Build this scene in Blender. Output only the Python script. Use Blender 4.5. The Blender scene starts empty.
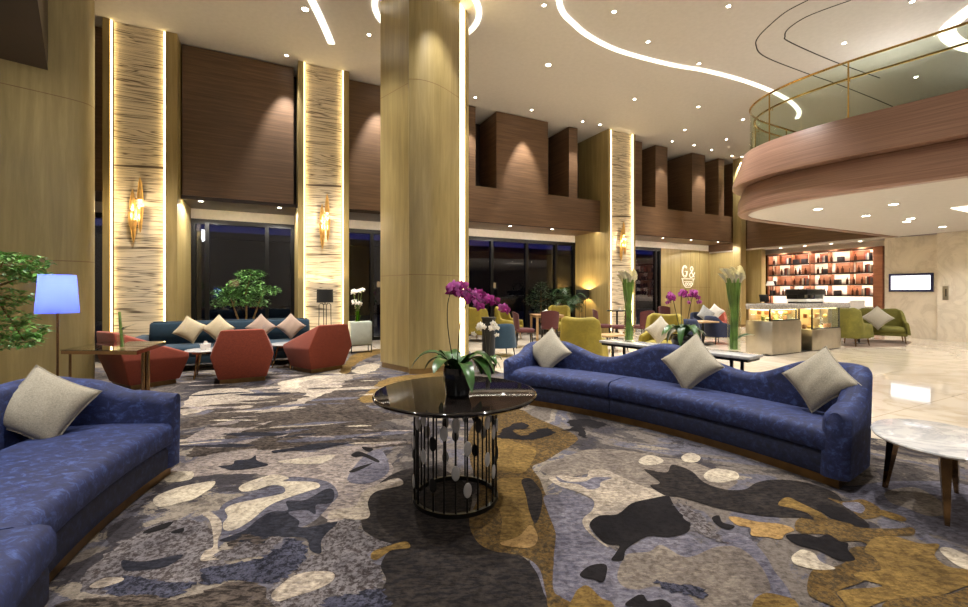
import bpy, bmesh, math, random
from mathutils import Vector, Matrix
from mathutils.geometry import delaunay_2d_cdt
random.seed(7)
sc = bpy.context.scene
COL = sc.collection
pi = math.pi
R = math.radians
F, CX, HY, HC = 430.0, 484.0, 292.0, 1.42       # focal length (px), principal column, horizon row, eye height (m)
A = R(26.4); CA, SA = math.cos(A), math.sin(A)   # the window wall runs at this angle

def UV(u, v): return (u*CA - v*SA, u*SA + v*CA)
def fl(px, py, z=0.0):
    t = (HC - z)*F/(py - HY); return ((px - CX)/F*t, t)
def at(px, t): return ((px - CX)/F*t, t)
def hz(py, t): return HC + (HY - py)*t/F

# ---------------------------------------------------------------- mesh helper
class MB:
    def __init__(s): s.bm = bmesh.new()
    def box(s, c, d, rz=0.0, bev=0.0, M=None):
        g = bmesh.ops.create_cube(s.bm, size=1.0)['verts']
        m = Matrix.Translation(c) @ Matrix.Rotation(rz, 4, 'Z') @ Matrix.Diagonal((d[0], d[1], d[2], 1))
        if M: m = M @ m
        bmesh.ops.transform(s.bm, matrix=m, verts=g)
        if bev > 0:
            es = list({e for v in g for e in v.link_edges})
            bmesh.ops.bevel(s.bm, geom=es, offset=bev, segments=3, profile=.5, affect='EDGES')
        return s
    def b(s, x0, x1, y0, y1, z0, z1, bev=0.0):
        return s.box(((x0+x1)/2, (y0+y1)/2, (z0+z1)/2), (x1-x0, y1-y0, z1-z0), 0, bev)
    def uvb(s, u0, u1, v0, v1, z0, z1, bev=0.0):
        x, y = UV((u0+u1)/2, (v0+v1)/2)
        return s.box((x, y, (z0+z1)/2), (u1-u0, v1-v0, z1-z0), A, bev)
    def prism(s, poly, z0, z1, bev=0):
        lo = [s.bm.verts.new((p[0], p[1], z0)) for p in poly]
        hi = [s.bm.verts.new((p[0], p[1], z1)) for p in poly]
        n = len(poly)
        fs = [s.bm.faces.new(hi), s.bm.faces.new(lo[::-1])]
        for i in range(n):
            fs.append(s.bm.faces.new((lo[i], lo[(i+1) % n], hi[(i+1) % n], hi[i])))
        bmesh.ops.recalc_face_normals(s.bm, faces=fs)
        if bev:
            es = [e for e in fs[0].edges] + [e for e in fs[1].edges]
            bmesh.ops.bevel(s.bm, geom=es, offset=bev, segments=2, profile=.5, affect='EDGES')
        return s
    def loft(s, secs, closed=True, caps=True, loop=False):
        rows = [[s.bm.verts.new(p) for p in sec] for sec in secs]
        n = len(rows[0]); m = len(rows); fs = []
        for i in range(m if loop else m-1):
            a, b = rows[i], rows[(i+1) % m]
            for j in range(n if closed else n-1):
                k = (j+1) % n
                try: fs.append(s.bm.faces.new((a[j], a[k], b[k], b[j])))
                except ValueError: pass
        if caps and closed and not loop and n > 2:
            for r in (rows[0], rows[-1][::-1]):
                try: fs.append(s.bm.faces.new(r))
                except ValueError: pass
        bmesh.ops.recalc_face_normals(s.bm, faces=fs)
        return s
    def tube(s, pts, r, n=8, loop=False):
        pts = [Vector(p) for p in pts]; m = len(pts); secs = []
        up = Vector((0, 0, 1))
        for i, p in enumerate(pts):
            if loop: d = pts[(i+1) % m] - pts[i-1]
            else: d = pts[min(i+1, m-1)] - pts[max(i-1, 0)]
            d = d.normalized() if d.length else up
            ref = up if abs(d.z) < .95 else Vector((1, 0, 0))
            if abs(d.z) >= .95: ref = Vector((1, 0, 0))
            x = ref.cross(d).normalized(); y = d.cross(x)
            rr = r[i] if isinstance(r, (list, tuple)) else r
            secs.append([p + (x*math.cos(2*pi*k/n) + y*math.sin(2*pi*k/n))*rr for k in range(n)])
        return s.loft(secs, True, True, loop)
    def lathe(s, prof, n=24, c=(0, 0, 0), cap=True):
        secs = [[(c[0]+r*math.cos(2*pi*k/n), c[1]+r*math.sin(2*pi*k/n), c[2]+z) for k in range(n)] for r, z in prof]
        return s.loft(secs, True, cap)
    def ell(s, c, d, n=12, m=8, M=None):
        g = bmesh.ops.create_uvsphere(s.bm, u_segments=n, v_segments=m, radius=1.0)['verts']
        mt = Matrix.Translation(c) @ (M or Matrix.Identity(4)) @ Matrix.Diagonal((d[0], d[1], d[2], 1))
        bmesh.ops.transform(s.bm, matrix=mt, verts=g); return s
    def face(s, pts, mi=0):
        f = s.bm.faces.new([s.bm.verts.new(p) for p in pts]); f.material_index = mi; return f
    def build(s, name, mat, parent=None, sharp=38, loc=None, rot=None):
        bm = s.bm
        for f in bm.faces: f.smooth = True
        ang = R(sharp)
        for e in bm.edges:
            if len(e.link_faces) == 2 and e.calc_face_angle(0) > ang: e.smooth = False
        me = bpy.data.meshes.new(name); bm.to_mesh(me); bm.free()
        for m in (mat if isinstance(mat, (list, tuple)) else [mat]): me.materials.append(m)
        o = bpy.data.objects.new(name, me); COL.objects.link(o)
        if parent: o.parent = parent
        if loc: o.location = loc
        if rot: o.rotation_euler = rot
        return o

def tag(o, label=None, cat=None, group=None, kind=None):
    if label: o['label'] = label
    if cat: o['category'] = cat
    if group: o['group'] = group
    if kind: o['kind'] = kind
    return o
def thing(name, label, cat, loc=(0, 0, 0), rz=0.0, group=None, kind=None):
    o = bpy.data.objects.new(name, None); COL.objects.link(o)
    o.empty_display_size = .1
    o.location = loc if len(loc) == 3 else (loc[0], loc[1], 0); o.rotation_euler = (0, 0, rz)
    return tag(o, label, cat, group, kind)
def struct(name, mb, mat, parent=None):
    o = mb.build(name, mat, parent)
    if not parent: o['kind'] = 'structure'
    return o
def copy_tree(o, parent=None):
    c = o.copy(); COL.objects.link(c)
    if parent: c.parent = parent
    for ch in list(o.children): copy_tree(ch, c)
    return c
def dup(o, loc, rz=None, label=None, group=None):
    c = copy_tree(o); c.location = loc if len(loc) == 3 else (loc[0], loc[1], 0)
    if rz is not None: c.rotation_euler = (c.rotation_euler[0], c.rotation_euler[1], rz)
    if label: c['label'] = label
    if group: c['group'] = group
    return c

# ---------------------------------------------------------------- materials
def srgb(c):
    return tuple((x/255/12.92) if x/255 <= .04045 else ((x/255+.055)/1.055)**2.4 for x in c) + (1.0,)
def base_mat(name):
    m = bpy.data.materials.new(name); m.use_nodes = True
    nt = m.node_tree; return m, nt, nt.nodes['Principled BSDF']
def setp(p, **k):
    for a, v in k.items():
        nm = a.replace('_', ' ')
        if nm in p.inputs: p.inputs[nm].default_value = v
def coords(nt, scale=(1, 1, 1), rot=(0, 0, 0), kind='Object'):
    tc = nt.nodes.new('ShaderNodeTexCoord'); mp = nt.nodes.new('ShaderNodeMapping')
    mp.inputs['Scale'].default_value = scale; mp.inputs['Rotation'].default_value = rot
    nt.links.new(tc.outputs[kind], mp.inputs['Vector']); return mp.outputs['Vector']
def noise(nt, vec, scale=5, detail=4, rough=.5, dist=0):
    n = nt.nodes.new('ShaderNodeTexNoise'); nt.links.new(vec, n.inputs['Vector'])
    n.inputs['Scale'].default_value = scale; n.inputs['Detail'].default_value = detail
    n.inputs['Roughness'].default_value = rough; n.inputs['Distortion'].default_value = dist
    return n.outputs['Fac']
def ramp(nt, fac, stops, interp='LINEAR'):
    r = nt.nodes.new('ShaderNodeValToRGB'); cr = r.color_ramp; cr.interpolation = interp
    while len(cr.elements) < len(stops): cr.elements.new(.5)
    for e, (p, c) in zip(cr.elements, stops): e.position = p; e.color = srgb(c)
    nt.links.new(fac, r.inputs['Fac']); return r.outputs['Color']
def mixc(nt, a, b, fac, mode='MIX'):
    m = nt.nodes.new('ShaderNodeMix'); m.data_type = 'RGBA'; m.blend_type = mode
    for sk, v in ((m.inputs[6], a), (m.inputs[7], b), (m.inputs[0], fac)):
        if hasattr(v, 'node'): nt.links.new(v, sk)
        else: sk.default_value = v
    return m.outputs[2]
def bump(nt, p, h, strength=.2, dist=.01):
    b = nt.nodes.new('ShaderNodeBump'); b.inputs['Strength'].default_value = strength; b.inputs['Distance'].default_value = dist
    nt.links.new(h, b.inputs['Height']); nt.links.new(b.outputs['Normal'], p.inputs['Normal'])

def simple(name, c, rough=.6, metal=0.0, var=.12, scale=12, bmp=0.0, **k):
    m, nt, p = base_mat(name); setp(p, Roughness=rough, Metallic=metal, **k)
    n = noise(nt, coords(nt), scale, 3)
    lo = tuple(max(0, x*(1-var)) for x in c); hi = tuple(min(255, x*(1+var)) for x in c)
    nt.links.new(ramp(nt, n, [(.3, lo), (.7, hi)]), p.inputs['Base Color'])
    if bmp: bump(nt, p, n, bmp)
    return m
def wood(name, a, b, scale, rough=.45, rot=(0, 0, 0)):
    m, nt, p = base_mat(name); setp(p, Roughness=rough)
    v = coords(nt, scale, rot)
    n1 = noise(nt, v, 1.0, 8, .65, .4); v2 = coords(nt, (.35, .35, .35)); n2 = noise(nt, v2, 1.0, 2)
    c = ramp(nt, n1, [(.25, a), (.5, tuple((x+y)/2 for x, y in zip(a, b))), (.72, b)])
    c2 = mixc(nt, c, ramp(nt, n2, [(.3, (205, 205, 205)), (.7, (255, 255, 255))]), 1.0, 'MULTIPLY')
    nt.links.new(c2, p.inputs['Base Color']); bump(nt, p, n1, .08, .004); return m
def velvet(name, lo, mid, hi, scale=7.0, sheen=.35, rough=.75):
    m, nt, p = base_mat(name); setp(p, Roughness=rough, Sheen_Weight=sheen, Sheen_Roughness=.35)
    p.inputs['Sheen Tint'].default_value = srgb(hi)
    v = coords(nt, (1, 1.5, 1.4), (0, 0, .6)); n = noise(nt, v, scale, 9, .72, .5)
    nt.links.new(ramp(nt, n, [(.33, lo), (.52, mid), (.70, hi)]), p.inputs['Base Color'])
    bump(nt, p, noise(nt, v, 60, 3), .12, .004); return m
def fabric(name, c, var=.15, scale=140, rough=.9):
    m, nt, p = base_mat(name); setp(p, Roughness=rough, Sheen_Weight=.1)
    v = coords(nt, (1, 1, .35)); n = noise(nt, v, scale, 3, .7)
    v2 = coords(nt, (.3, 1, 1)); n2 = noise(nt, v2, scale, 2, .7)
    lo = tuple(x*(1-var) for x in c); hi = tuple(min(255, x*(1+var)) for x in c)
    c1 = ramp(nt, n, [(.35, lo), (.65, hi)])
    c2 = ramp(nt, n2, [(.35, (215, 215, 215)), (.65, (255, 255, 255))])
    nt.links.new(mixc(nt, c1, c2, 1.0, 'MULTIPLY'), p.inputs['Base Color']); bump(nt, p, n, .25, .003); return m
def marble(name, base, vein, rough=.12, scale=.9, tile=None):
    m, nt, p = base_mat(name); setp(p, Roughness=rough)
    v = coords(nt, (1, 1, 1), (0.3, .5, A)); n = noise(nt, v, scale, 9, .62, 1.6)
    c = ramp(nt, n, [(.40, base), (.47, vein), (.50, base), (.62, tuple(min(255, x*1.04) for x in base)), (.66, vein), (.70, base)])
    if tile:
        bt = nt.nodes.new('ShaderNodeTexBrick'); nt.links.new(coords(nt, (1, 1, 1), (0, 0, -A)), bt.inputs['Vector'])
        bt.offset = 0; bt.inputs['Color1'].default_value = bt.inputs['Color2'].default_value = (1, 1, 1, 1)
        bt.inputs['Mortar'].default_value = srgb((196, 186, 168)); bt.inputs['Scale'].default_value = 1
        bt.inputs['Mortar Size'].default_value = .004; bt.inputs['Brick Width'].default_value = tile; bt.inputs['Row Height'].default_value = tile
        c = mixc(nt, c, bt.outputs['Color'], 1.0, 'MULTIPLY')
    nt.links.new(c, p.inputs['Base Color']); return m
def emit(name, c, s):
    m, nt, p = base_mat(name); setp(p, Roughness=.5)
    p.inputs['Base Color'].default_value = srgb(c); p.inputs['Emission Color'].default_value = srgb(c)
    p.inputs['Emission Strength'].default_value = s; return m
def glassy(name, tint, refl=1.45, rough=0.0, gloss=(1, 1, 1, 1), tr=1.0):
    m = bpy.data.materials.new(name); m.use_nodes = True; nt = m.node_tree; nt.nodes.clear()
    o = nt.nodes.new('ShaderNodeOutputMaterial'); t = nt.nodes.new('ShaderNodeBsdfTransparent'); g = nt.nodes.new('ShaderNodeBsdfGlossy')
    t.inputs['Color'].default_value = tint; g.inputs['Roughness'].default_value = rough; g.inputs['Color'].default_value = gloss
    lw = nt.nodes.new('ShaderNodeLayerWeight'); lw.inputs['Blend'].default_value = .5
    pw = nt.nodes.new('ShaderNodeMath'); pw.operation = 'POWER'; pw.inputs[1].default_value = 4.5; nt.links.new(lw.outputs['Facing'], pw.inputs[0])
    f0 = ((refl-1)/(refl+1))**2
    f = nt.nodes.new('ShaderNodeMath'); f.operation = 'MULTIPLY_ADD'; f.inputs[1].default_value = (1-f0)*.8; f.inputs[2].default_value = f0; nt.links.new(pw.outputs[0], f.inputs[0])
    mx = nt.nodes.new('ShaderNodeMixShader')
    nt.links.new(f.outputs[0], mx.inputs[0]); nt.links.new(t.outputs[0], mx.inputs[1]); nt.links.new(g.outputs[0], mx.inputs[2])
    nt.links.new(mx.outputs[0], o.inputs['Surface']); return m

OAK = wood('pale_oak', (148, 129, 80), (192, 170, 114), (9, 9, .7), .38)
OAK_H = wood('oak_band', (120, 92, 52), (158, 126, 76), (3, 3, 3), .4)
WALNUT = wood('walnut', (88, 65, 45), (134, 103, 74), (1.0, 1.0, 26), .42)
WALNUT_R = wood('red_walnut', (128, 96, 80), (178, 140, 120), (.8, .8, 60), .35)
DARKWOOD = wood('dark_wood', (40, 27, 22), (62, 42, 34), (1.2, 1.2, 20), .4)
SHELFWOOD = wood('shelf_wood', (136, 82, 54), (180, 116, 80), (2, 2, 12), .45)
LIGHTWOOD = wood('light_wood', (168, 132, 88), (204, 168, 120), (6, 6, 2), .45)
WHITE = simple('ceiling_paint', (198, 193, 186), .85, var=.015)
BAND = simple('white_band', (226, 219, 208), .8, var=.02)
BEIGE = simple('beige_paint', (200, 192, 182), .85, var=.03)
MFLOOR = marble('polished_marble', (206, 194, 176), (192, 178, 156), .05, .5, 1.2)
MWALL = marble('wall_marble', (222, 212, 194), (212, 201, 182), .22, 1.1)
MTABLE = marble('white_marble', (198, 196, 193), (168, 168, 170), .12, 2.2)
NAVY = velvet('navy_velvet', (15, 22, 52), (26, 37, 82), (62, 82, 138), 13.0, .3)
NAVY_SHADE = velvet('navy_velvet_shaded', (12, 18, 40), (19, 27, 58), (38, 50, 90), 17.0, .12)  # same velvet darkened: shade on the sofa base put into its colour
DNAVY = fabric('midnight_fabric', (28, 38, 66), .2)
TEAL = fabric('teal_fabric', (28, 56, 74), .12)
RUST = fabric('rust_fabric', (142, 62, 40), .08)
SALMON = fabric('salmon_fabric', (196, 104, 84), .1)
MAROON = fabric('maroon_fabric', (84, 36, 35), .12)
MUSTARD = velvet('mustard_velvet', (118, 104, 28), (132, 116, 32), (150, 132, 44), 5, .2)
OLIVE = velvet('olive_velvet', (88, 84, 24), (100, 95, 28), (116, 110, 38), 5, .2)
LINEN = fabric('cream_linen', (168, 160, 142), .07, 260)
LINEN2 = fabric('sand_linen', (198, 182, 148), .07, 260)
LINEN3 = fabric('dusty_pink_linen', (172, 148, 130), .08, 260)
GREYL = fabric('grey_linen', (170, 172, 172), .08, 260)
BLACKM = simple('black_metal', (26, 25, 24), .35, .6, .1)
BLACKT, _nt, _p = base_mat('black_lacquer_top'); setp(_p, Roughness=.05, Specular_IOR_Level=.4); _p.inputs['Base Color'].default_value = srgb((24, 20, 18))
BLACKP = simple('black_ceramic', (24, 24, 26), .18, 0, .1)
BLACKF = fabric('black_fabric', (13, 12, 12), .1)
BRASS = simple('brass', (196, 160, 92), .25, 1.0, .06)
GOLDM = simple('polished_bronze', (150, 120, 84), .1, 1.0, .05)
STEEL = simple('brushed_steel', (176, 168, 152), .32, 1.0, .05, 4)
GREYST = simple('counter_stone', (150, 144, 136), .25, 0, .15, 30)
SILVER = simple('silver_disc', (170, 170, 172), .35, .35, .04)
PLINTH = simple('bronze_plinth', (118, 90, 54), .35, .8, .1)
LEAF = simple('leaf_green', (104, 150, 72), .45, 0, .35, 9)
LEAFM = simple('leaf_mid', (78, 120, 54), .45, 0, .35, 9)
LEAF2 = simple('leaf_dark', (34, 62, 26), .45, 0, .35, 9)
LEAFO = simple('orchid_leaf', (46, 78, 34), .3, 0, .3, 20)
BARK = simple('bark', (120, 92, 60), .8, 0, .3, 20)
STEMG = simple('stem_green', (126, 156, 76), .3, 0, .22, 5)
STEMO = simple('orchid_stem', (52, 48, 30), .5, 0, .2, 20)
MAG = simple('magenta_petal', (150, 28, 118), .5, 0, .3, 25)
MAGL = simple('pink_petal', (196, 96, 178), .5, 0, .2, 25)
WPET = simple('white_petal', (240, 234, 222), .5, 0, .05, 25)
CALLA = simple('calla_petal', (236, 228, 190), .5, 0, .08, 25)
PORC = simple('white_porcelain', (230, 226, 218), .3, 0, .03)
PAPER = simple('paper_white', (236, 232, 226), .7, 0, .02)
CABW = simple('pale_cabinet', (188, 194, 182), .45, 0, .03)
GLASS = glassy('clear_glass', (.93, .97, .94, 1), 1.45)
RAILG = glassy('balustrade_glass', (.90, .95, .89, 1), 1.18)
WINGL = glassy('night_window_glass', (.5, .55, .65, 1), 1.6)
TGLASS = glassy('table_glass', (.75, .78, .72, 1), 1.6)
WATERV = glassy('vase_glass', (.95, .98, .93, 1), 1.4)
LED = emit('warm_led', (255, 226, 160), 2.7)
LEDB = emit('band_led', (255, 240, 218), 26)
LEDC = emit('cove_led', (255, 246, 232), .6)
LEDS = emit('shelf_led', (255, 240, 224), 20)
LAMP = emit('downlight_lamp', (255, 244, 226), 12)
SCON = emit('sconce_bulb', (255, 206, 130), 2.4)
SCREEN = emit('screen_white', (238, 244, 255), .5)
SBLUE = simple('screen_frame_blue', (26, 30, 84), .4, 0, .05)
SBACK = simple('shelf_back', (236, 222, 206), .7, 0, .02)
GROOVE = simple('shadow_groove', (40, 36, 32), .8)

# lamp powers (W) and exposure
E_C, E_W, E_S, E_M, E_U, E_K = 235, 220, 45, 36, 20, 1.6
FILL_PEND = ((2.5, -3.5, 4.6, 10), (-3.5, -3.0, 4.6, 11), (7.5, -3.0, 5.2, 12))
EXPO = 1.75

# stripe stone of the pillars
def stripe_mat():
    m, nt, p = base_mat('striped_stone'); setp(p, Roughness=.4)
    v = coords(nt, (.36, .36, 9.0), (0, R(10), 0)); n = noise(nt, v, 1.0, 3, .55, .9)
    c = ramp(nt, n, [(.30, (80, 66, 52)), (.36, (204, 190, 164)), (.43, (214, 200, 174)), (.455, (84, 70, 56)), (.48, (208, 194, 168)), (.54, (224, 210, 186)), (.565, (92, 78, 62)), (.59, (214, 200, 174)), (.68, (220, 206, 182)), (.71, (110, 94, 76))])
    nt.links.new(c, p.inputs['Base Color']); bump(nt, p, n, .3, .01); return m
STRIPE = stripe_mat()

H = 6.9
# ---------------------------------------------------------------- room shell
U0, U1, V0, V1 = -7.6, 18.5, -7.0, 12.8
def uvpoly(p): return [UV(*q) for q in p]
struct('floor', MB().prism(uvpoly([(U0, V0), (U1+.2, V0), (U1+.2, V1+1.2), (U0, V1+1.2)]), -.12, 0), MFLOOR)
struct('ceiling', MB().prism(uvpoly([(U0, V0), (U1+.2, V0), (U1+.2, V1+.3), (U0, V1+.3)]), H, H+.15), WHITE)
w = MB(); w.uvb(U0, 14.6, V1, V1+.2, 3.25, H); struct('wall_back', w, BAND)
struct('wall_front', MB().uvb(U0, U1, V0-.2, V0, 0, H), BEIGE)
struct('wall_left', MB().uvb(U0-.2, U0, V0, V1, 0, H), BEIGE)
# pale panelled wall with the cafe sign, and the return beside the bar
g = MB(); g.uvb(14.6, 18.0, V1, V1+.2, 0, 3.25); g.uvb(14.6, 18.2, V1, V1+.2, 3.25, 3.5)
wg = struct('wall_sign', MB().uvb(14.6, 18.0, V1, V1+.2, 0, 3.25), OAK)
j = MB()
for q in (15.2, 15.8, 16.4, 17.0, 17.6): j.uvb(q-.006, q+.006, V1-.006, V1, 0.1, 3.25)
j.uvb(14.6, 18.0, V1-.006, V1, 1.62, 1.635); j.build('panel_joint', OAK_H, wg)
struct('wall_band', MB().uvb(14.6, 18.0, V1, V1+.2, 3.25, 3.5), BAND)
struct('wall_bar', MB().uvb(17.72, 18.0, 10.55, 12.8, 0, 3.15), OAK)
# right: marble walls; the bar recess between
struct('wall_right', MB().uvb(17.85, 18.3, 5.4, 6.72, 0, 3.15), MWALL)
struct('wall_marble', MB().uvb(17.6, 18.3, V0, 5.42, 0, 3.15), MWALL)
struct('wall_recess', MB().uvb(18.42, 18.6, 6.5, 12.8, 0, 3.2), BAND)
struct('wall_upper', MB().uvb(17.6, 18.4, V0, V1, 3.2, H), WALNUT)
struct('trim_1', MB().uvb(17.66, 18.5, 6.3, 12.8, 3.15, 3.2), WHITE)
# window wall: walnut fascia, soffit and niche boxes
n = 2
def fascia(u0, u1, z0, z1, v0=11.45, v1=V1, m=WALNUT):
    global n
    struct('trim_%d' % n, MB().uvb(u0, u1, v0, v1, z0, z1), m); n += 1
fascia(U0, -3.0, 3.5, H-.03)
fascia(-1.74, .50, 3.56, H-.03, 11.42, 11.7)
fascia(1.80, 3.9, 3.56, H-.03, 11.42, 11.7)
fascia(-1.77, .585, 3.5, 3.56, 11.45, V1, DARKWOOD); fascia(1.745, 4.6, 3.5, 3.56, 11.45, V1, DARKWOOD)
fascia(-1.77, .585, 3.56, H-.03, 11.9, V1, DARKWOOD); fascia(1.745, 4.1, 3.56, H-.03, 11.9, V1, DARKWOOD)
def wp(px, v):
    d = (px - CX)/F; return v*(CA*d + SA)/(CA - SA*d)
VF = 11.45
def hat(pxa, pxb, v=VF): return wp(pxa, v), wp(pxb, v)
# lower band between the central column and the third pillar, then beyond it
fascia(4.6, 10.13, 3.5, 4.55); fascia(11.36, 17.6, 3.5, 4.55)
for a, b in ((462, 475.5), (496.5, 548), (569, 577.5)):
    fascia(*hat(a, b), 4.55, H-.03)
for a, b in ((633, 642), (655.5, 667.5), (692, 705), (718.6, 724), (736, 742)):
    fascia(*hat(a, b), 4.55, H-.03)
fascia(4.6, 10.13, 4.55, H-.03, 12.6, V1, DARKWOOD); fascia(11.36, 17.6, 4.55, H-.03, 12.6, V1, DARKWOOD)

for u0, u1 in ((-1.77, .585), (1.745, 10.13), (11.36, 17.6)):     # lip with a concealed light line washing the white band
    fascia(u0, u1, 3.48, 3.5, 11.45, 11.50, DARKWOOD); fascia(u0+.05, u1-.05, 3.489, 3.499, 11.505, 11.54, LEDB)
# windows: black frames with big night panes
def window(k, u0, u1, muls, tr=None):
    t = thing('window_%d' % k, None, None, (*UV(u0, V1), 0), A, None, 'structure'); L = u1-u0
    f = MB(); f.b(0, L, -.02, .14, 0, .1); f.b(0, L, -.02, .14, 3.13, 3.25)
    for x in [0.05] + [m-u0 for m in muls] + [L-.05]: f.b(x-.045, x+.045, -.02, .14, .1, 3.13)
    f.build('window_frame', BLACKM, t)
    xs = [0.05] + [m-u0 for m in muls] + [L-.05]
    for a, b in zip(xs[:-1], xs[1:]): MB().b(a+.045, b-.045, .04, .06, .1, 3.13).build('pane', WINGL, t)
window(1, U0, -3.0, [-6.2, -4.7])
window(2, -1.77, .585, [wp(207, V1), wp(267, V1)])
window(3, 1.745, 10.13, [wp(372, V1), 3.6, 5.0, wp(492, V1), wp(527, V1), wp(556, V1)])
window(4, 11.36, 14.6, [wp(656, V1)])
# night street outside: ground, a dim building opposite and its lit windows
struct('ground', MB().prism(uvpoly([(-30, V1+1.2), (45, V1+1.2), (45, 60), (-30, 60)]), -.3, -.15), simple('asphalt', (40, 38, 40), .7))
bd = thing('street_building', 'dim brown building across the night street behind the windows', 'building', (*UV(2, 30), -.15), A)
MB().b(-24, 60, 0, 8, 0, 4.7).build('wall', simple('dim_facade', (34, 26, 22), .9), bd)
MB().b(-24.3, 60.3, -.4, 8.3, 4.7, 5.1).build('roof', simple('dim_roof', (36, 34, 40), .9), bd)
for k in range(7): MB().b(-13+k*4.4, -12.5+k*4.4, -.06, .02, 1.9, 2.3).build('lit_window', emit('far_window_%d' % k, (255, 196, 120), .35), bd)

# ---------------------------------------------------------------- striped pillars with wall sconces
def tube_sconce(root_loc, label):
    t = thing('wall_sconce', label, 'wall lamp', root_loc, A, 'bronze tube sconces')
    MB().b(-.05, .05, -.03, 0, -.14, .14, .006).build('back_plate', GOLDM, t)
    for x, y, z0, z1, d in ((-.07, -.13, .06, .46, -1), (.05, -.10, .26, .72, -1), (.06, -.15, -.42, .1, 1), (-.06, -.10, -.62, -.16, 1), (-.085, -.16, -.36, -.02, 0)):
        s = MB()
        if d == -1: prof = [(.006, z1), (.03, z1-.1), (.055, z0+.1), (.055, z0), (.045, z0), (.045, z0+.1), (.02, z1-.1)]
        elif d == 1: prof = [(.006, z0), (.03, z0+.1), (.055, z1-.1), (.055, z1), (.045, z1), (.045, z1-.1), (.02, z0+.1)]
        else: prof = [(.006, z0), (.04, z0+.1), (.05, z1), (.04, z1)]
        s.lathe(prof, 16, (x, y, 0), False); s.tube([(x, y+.05, (z0+z1)/2), (x, -.02, max(-.12, min(.12, (z0+z1)/2)))], .01, 6)
        s.build('tube_shade', SCONM, t)
        if d: MB().ell((x, y, z0+.02 if d == -1 else z1-.02), (.036, .036, .06)).build('bulb', SCON, t)
    for x, y, z in ((-.02, -.3, .12), (-.02, -.3, -.1)):
        l = bpy.data.lights.new('sconce_light', 'POINT'); l.energy = 3; l.color = (1, .78, .48); l.shadow_soft_size = .04
        o = bpy.data.objects.new('sconce_light', l); COL.objects.link(o); o.parent = t; o.location = (x, y, z)
SCONM = simple('warm_bronze', (222, 180, 112), .3, .9, .1)
def pillar(u0, u1, pa, pb, v, label):
    t = thing('striped_pillar', label, 'pillar', (*UV((u0+u1)/2, v), 0), A, 'glowing striped pillars'); c = (u0+u1)/2
    a, b, w0, w1 = pa-c, pb-c, u0-c, u1-c
    s = MB(); s.b(w0, a, 0, .3, 0, H-.01); s.b(b, w1, 0, .3, 0, H-.01); s.b(w0, w1, .3, V1-v, 0, H-.01)
    s.build('wood_frame', OAK, t)
    MB().b(a+.05, b-.05, .06, .30, 0.05, H-.01).build('stone_panel', STRIPE, t)
    for x in (a+.01, b-.035): MB().b(x, x+.02, .0, .04, .12, H-.02).build('light_strip', LED, t)
    MB().b(a+.05, b-.05, .03, .06, 0, .05).build('skirting', BRASS, t)
    return t
pillar(-3.0, -1.77, -2.884, -1.968, 11.05, 'tall glowing striped stone pillar nearest the broad wooden column at the left')
pillar(.584, 1.745, .704, 1.623, 11.05, 'tall glowing striped stone pillar behind the black floor lamp and rust armchair')
pillar(10.13, 11.36, 10.235, 11.27, 11.05, 'glowing striped stone pillar beyond the blue sofa and calla vase')
for px, py, nm in ((138.5, 213, 'bronze tube wall sconce on the pillar at the far left'), (324.5, 224, 'bronze tube wall sconce above the black floor lamp'), (620.5, 243, 'bronze tube wall sconce on the pillar behind the calla vase')):
    u = wp(px, 11.15); x, y = UV(u, 11.15); tube_sconce((x, y, hz(py, y)), nm)

# ---------------------------------------------------------------- columns of pale oak
def column(name, label, poly, zj, light=None):
    t = thing(name, label, 'column', (0, 0, 0))
    MB().prism(poly, 0.10, H-.005).build('wood_cladding', OAK, t, 50)
    cx = sum(p[0] for p in poly)/len(poly); cy = sum(p[1] for p in poly)/len(poly)
    pl = [(cx+(x-cx)*.975, cy+(y-cy)*.975) for x, y in poly]
    MB().prism(pl, 0, .10).build('skirting', OAK_H, t, 50)
    for z in zj:
        q = [(cx+(x-cx)*1.0025, cy+(y-cy)*1.0025) for x, y in poly]
        MB().prism(q, z-.006, z+.006).build('joint', OAK_H, t, 50)
    return t
def arcp(pts, n=8):           # quadratic smoothing of an open polyline (Chaikin)
    for _ in range(3):
        q = [pts[0]]
        for a, b in zip(pts[:-1], pts[1:]):
            q += [(a[0]*.75+b[0]*.25, a[1]*.75+b[1]*.25), (a[0]*.25+b[0]*.75, a[1]*.25+b[1]*.75)]
        pts = q + [pts[-1]]
    return pts
Lp, Cp = (-1.955, 8.12), (-1.29, 7.40)
front = arcp([(-1.29, 7.372), (-1.08, 7.375), (-.78, 7.58), (-.455, 8.10)])
cpoly = [Lp, (-1.262, 7.452), (-1.305, 7.40)] + front + [(-.56, 8.26), (-.36, 8.34), (-.30, 8.46), (-.34, 8.9), (-.9, 9.5), (-1.75, 9.1), (-2.0, 8.5)]
cc = column('oak_column', 'broad curved pale oak column behind the round black table', cpoly, (1.72, 5.07))
MB().prism([(-.50, 8.17), (-.45, 8.135), (-.372, 8.33), (-.42, 8.34)], .12, H-.02).build('light_strip', LED, cc)
rc = arcp([(-5.82, 5.62), (-5.525, 5.935), (-5.535, 6.13), (-5.74, 6.32)])
column('oak_column', 'wide pale oak column filling the left edge behind the blue lamp', [(-7.0, 4.46)] + rc + [(-6.9, 7.1), (-8.0, 5.9)], (1.84, 4.04))
struct('trim_90', MB().prism([(-5.74, 5.66), (-4.25, 4.07), (-5.9, 2.4), (-7.2, 4.3)], 4.34, H-.01), DARKWOOD)
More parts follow.
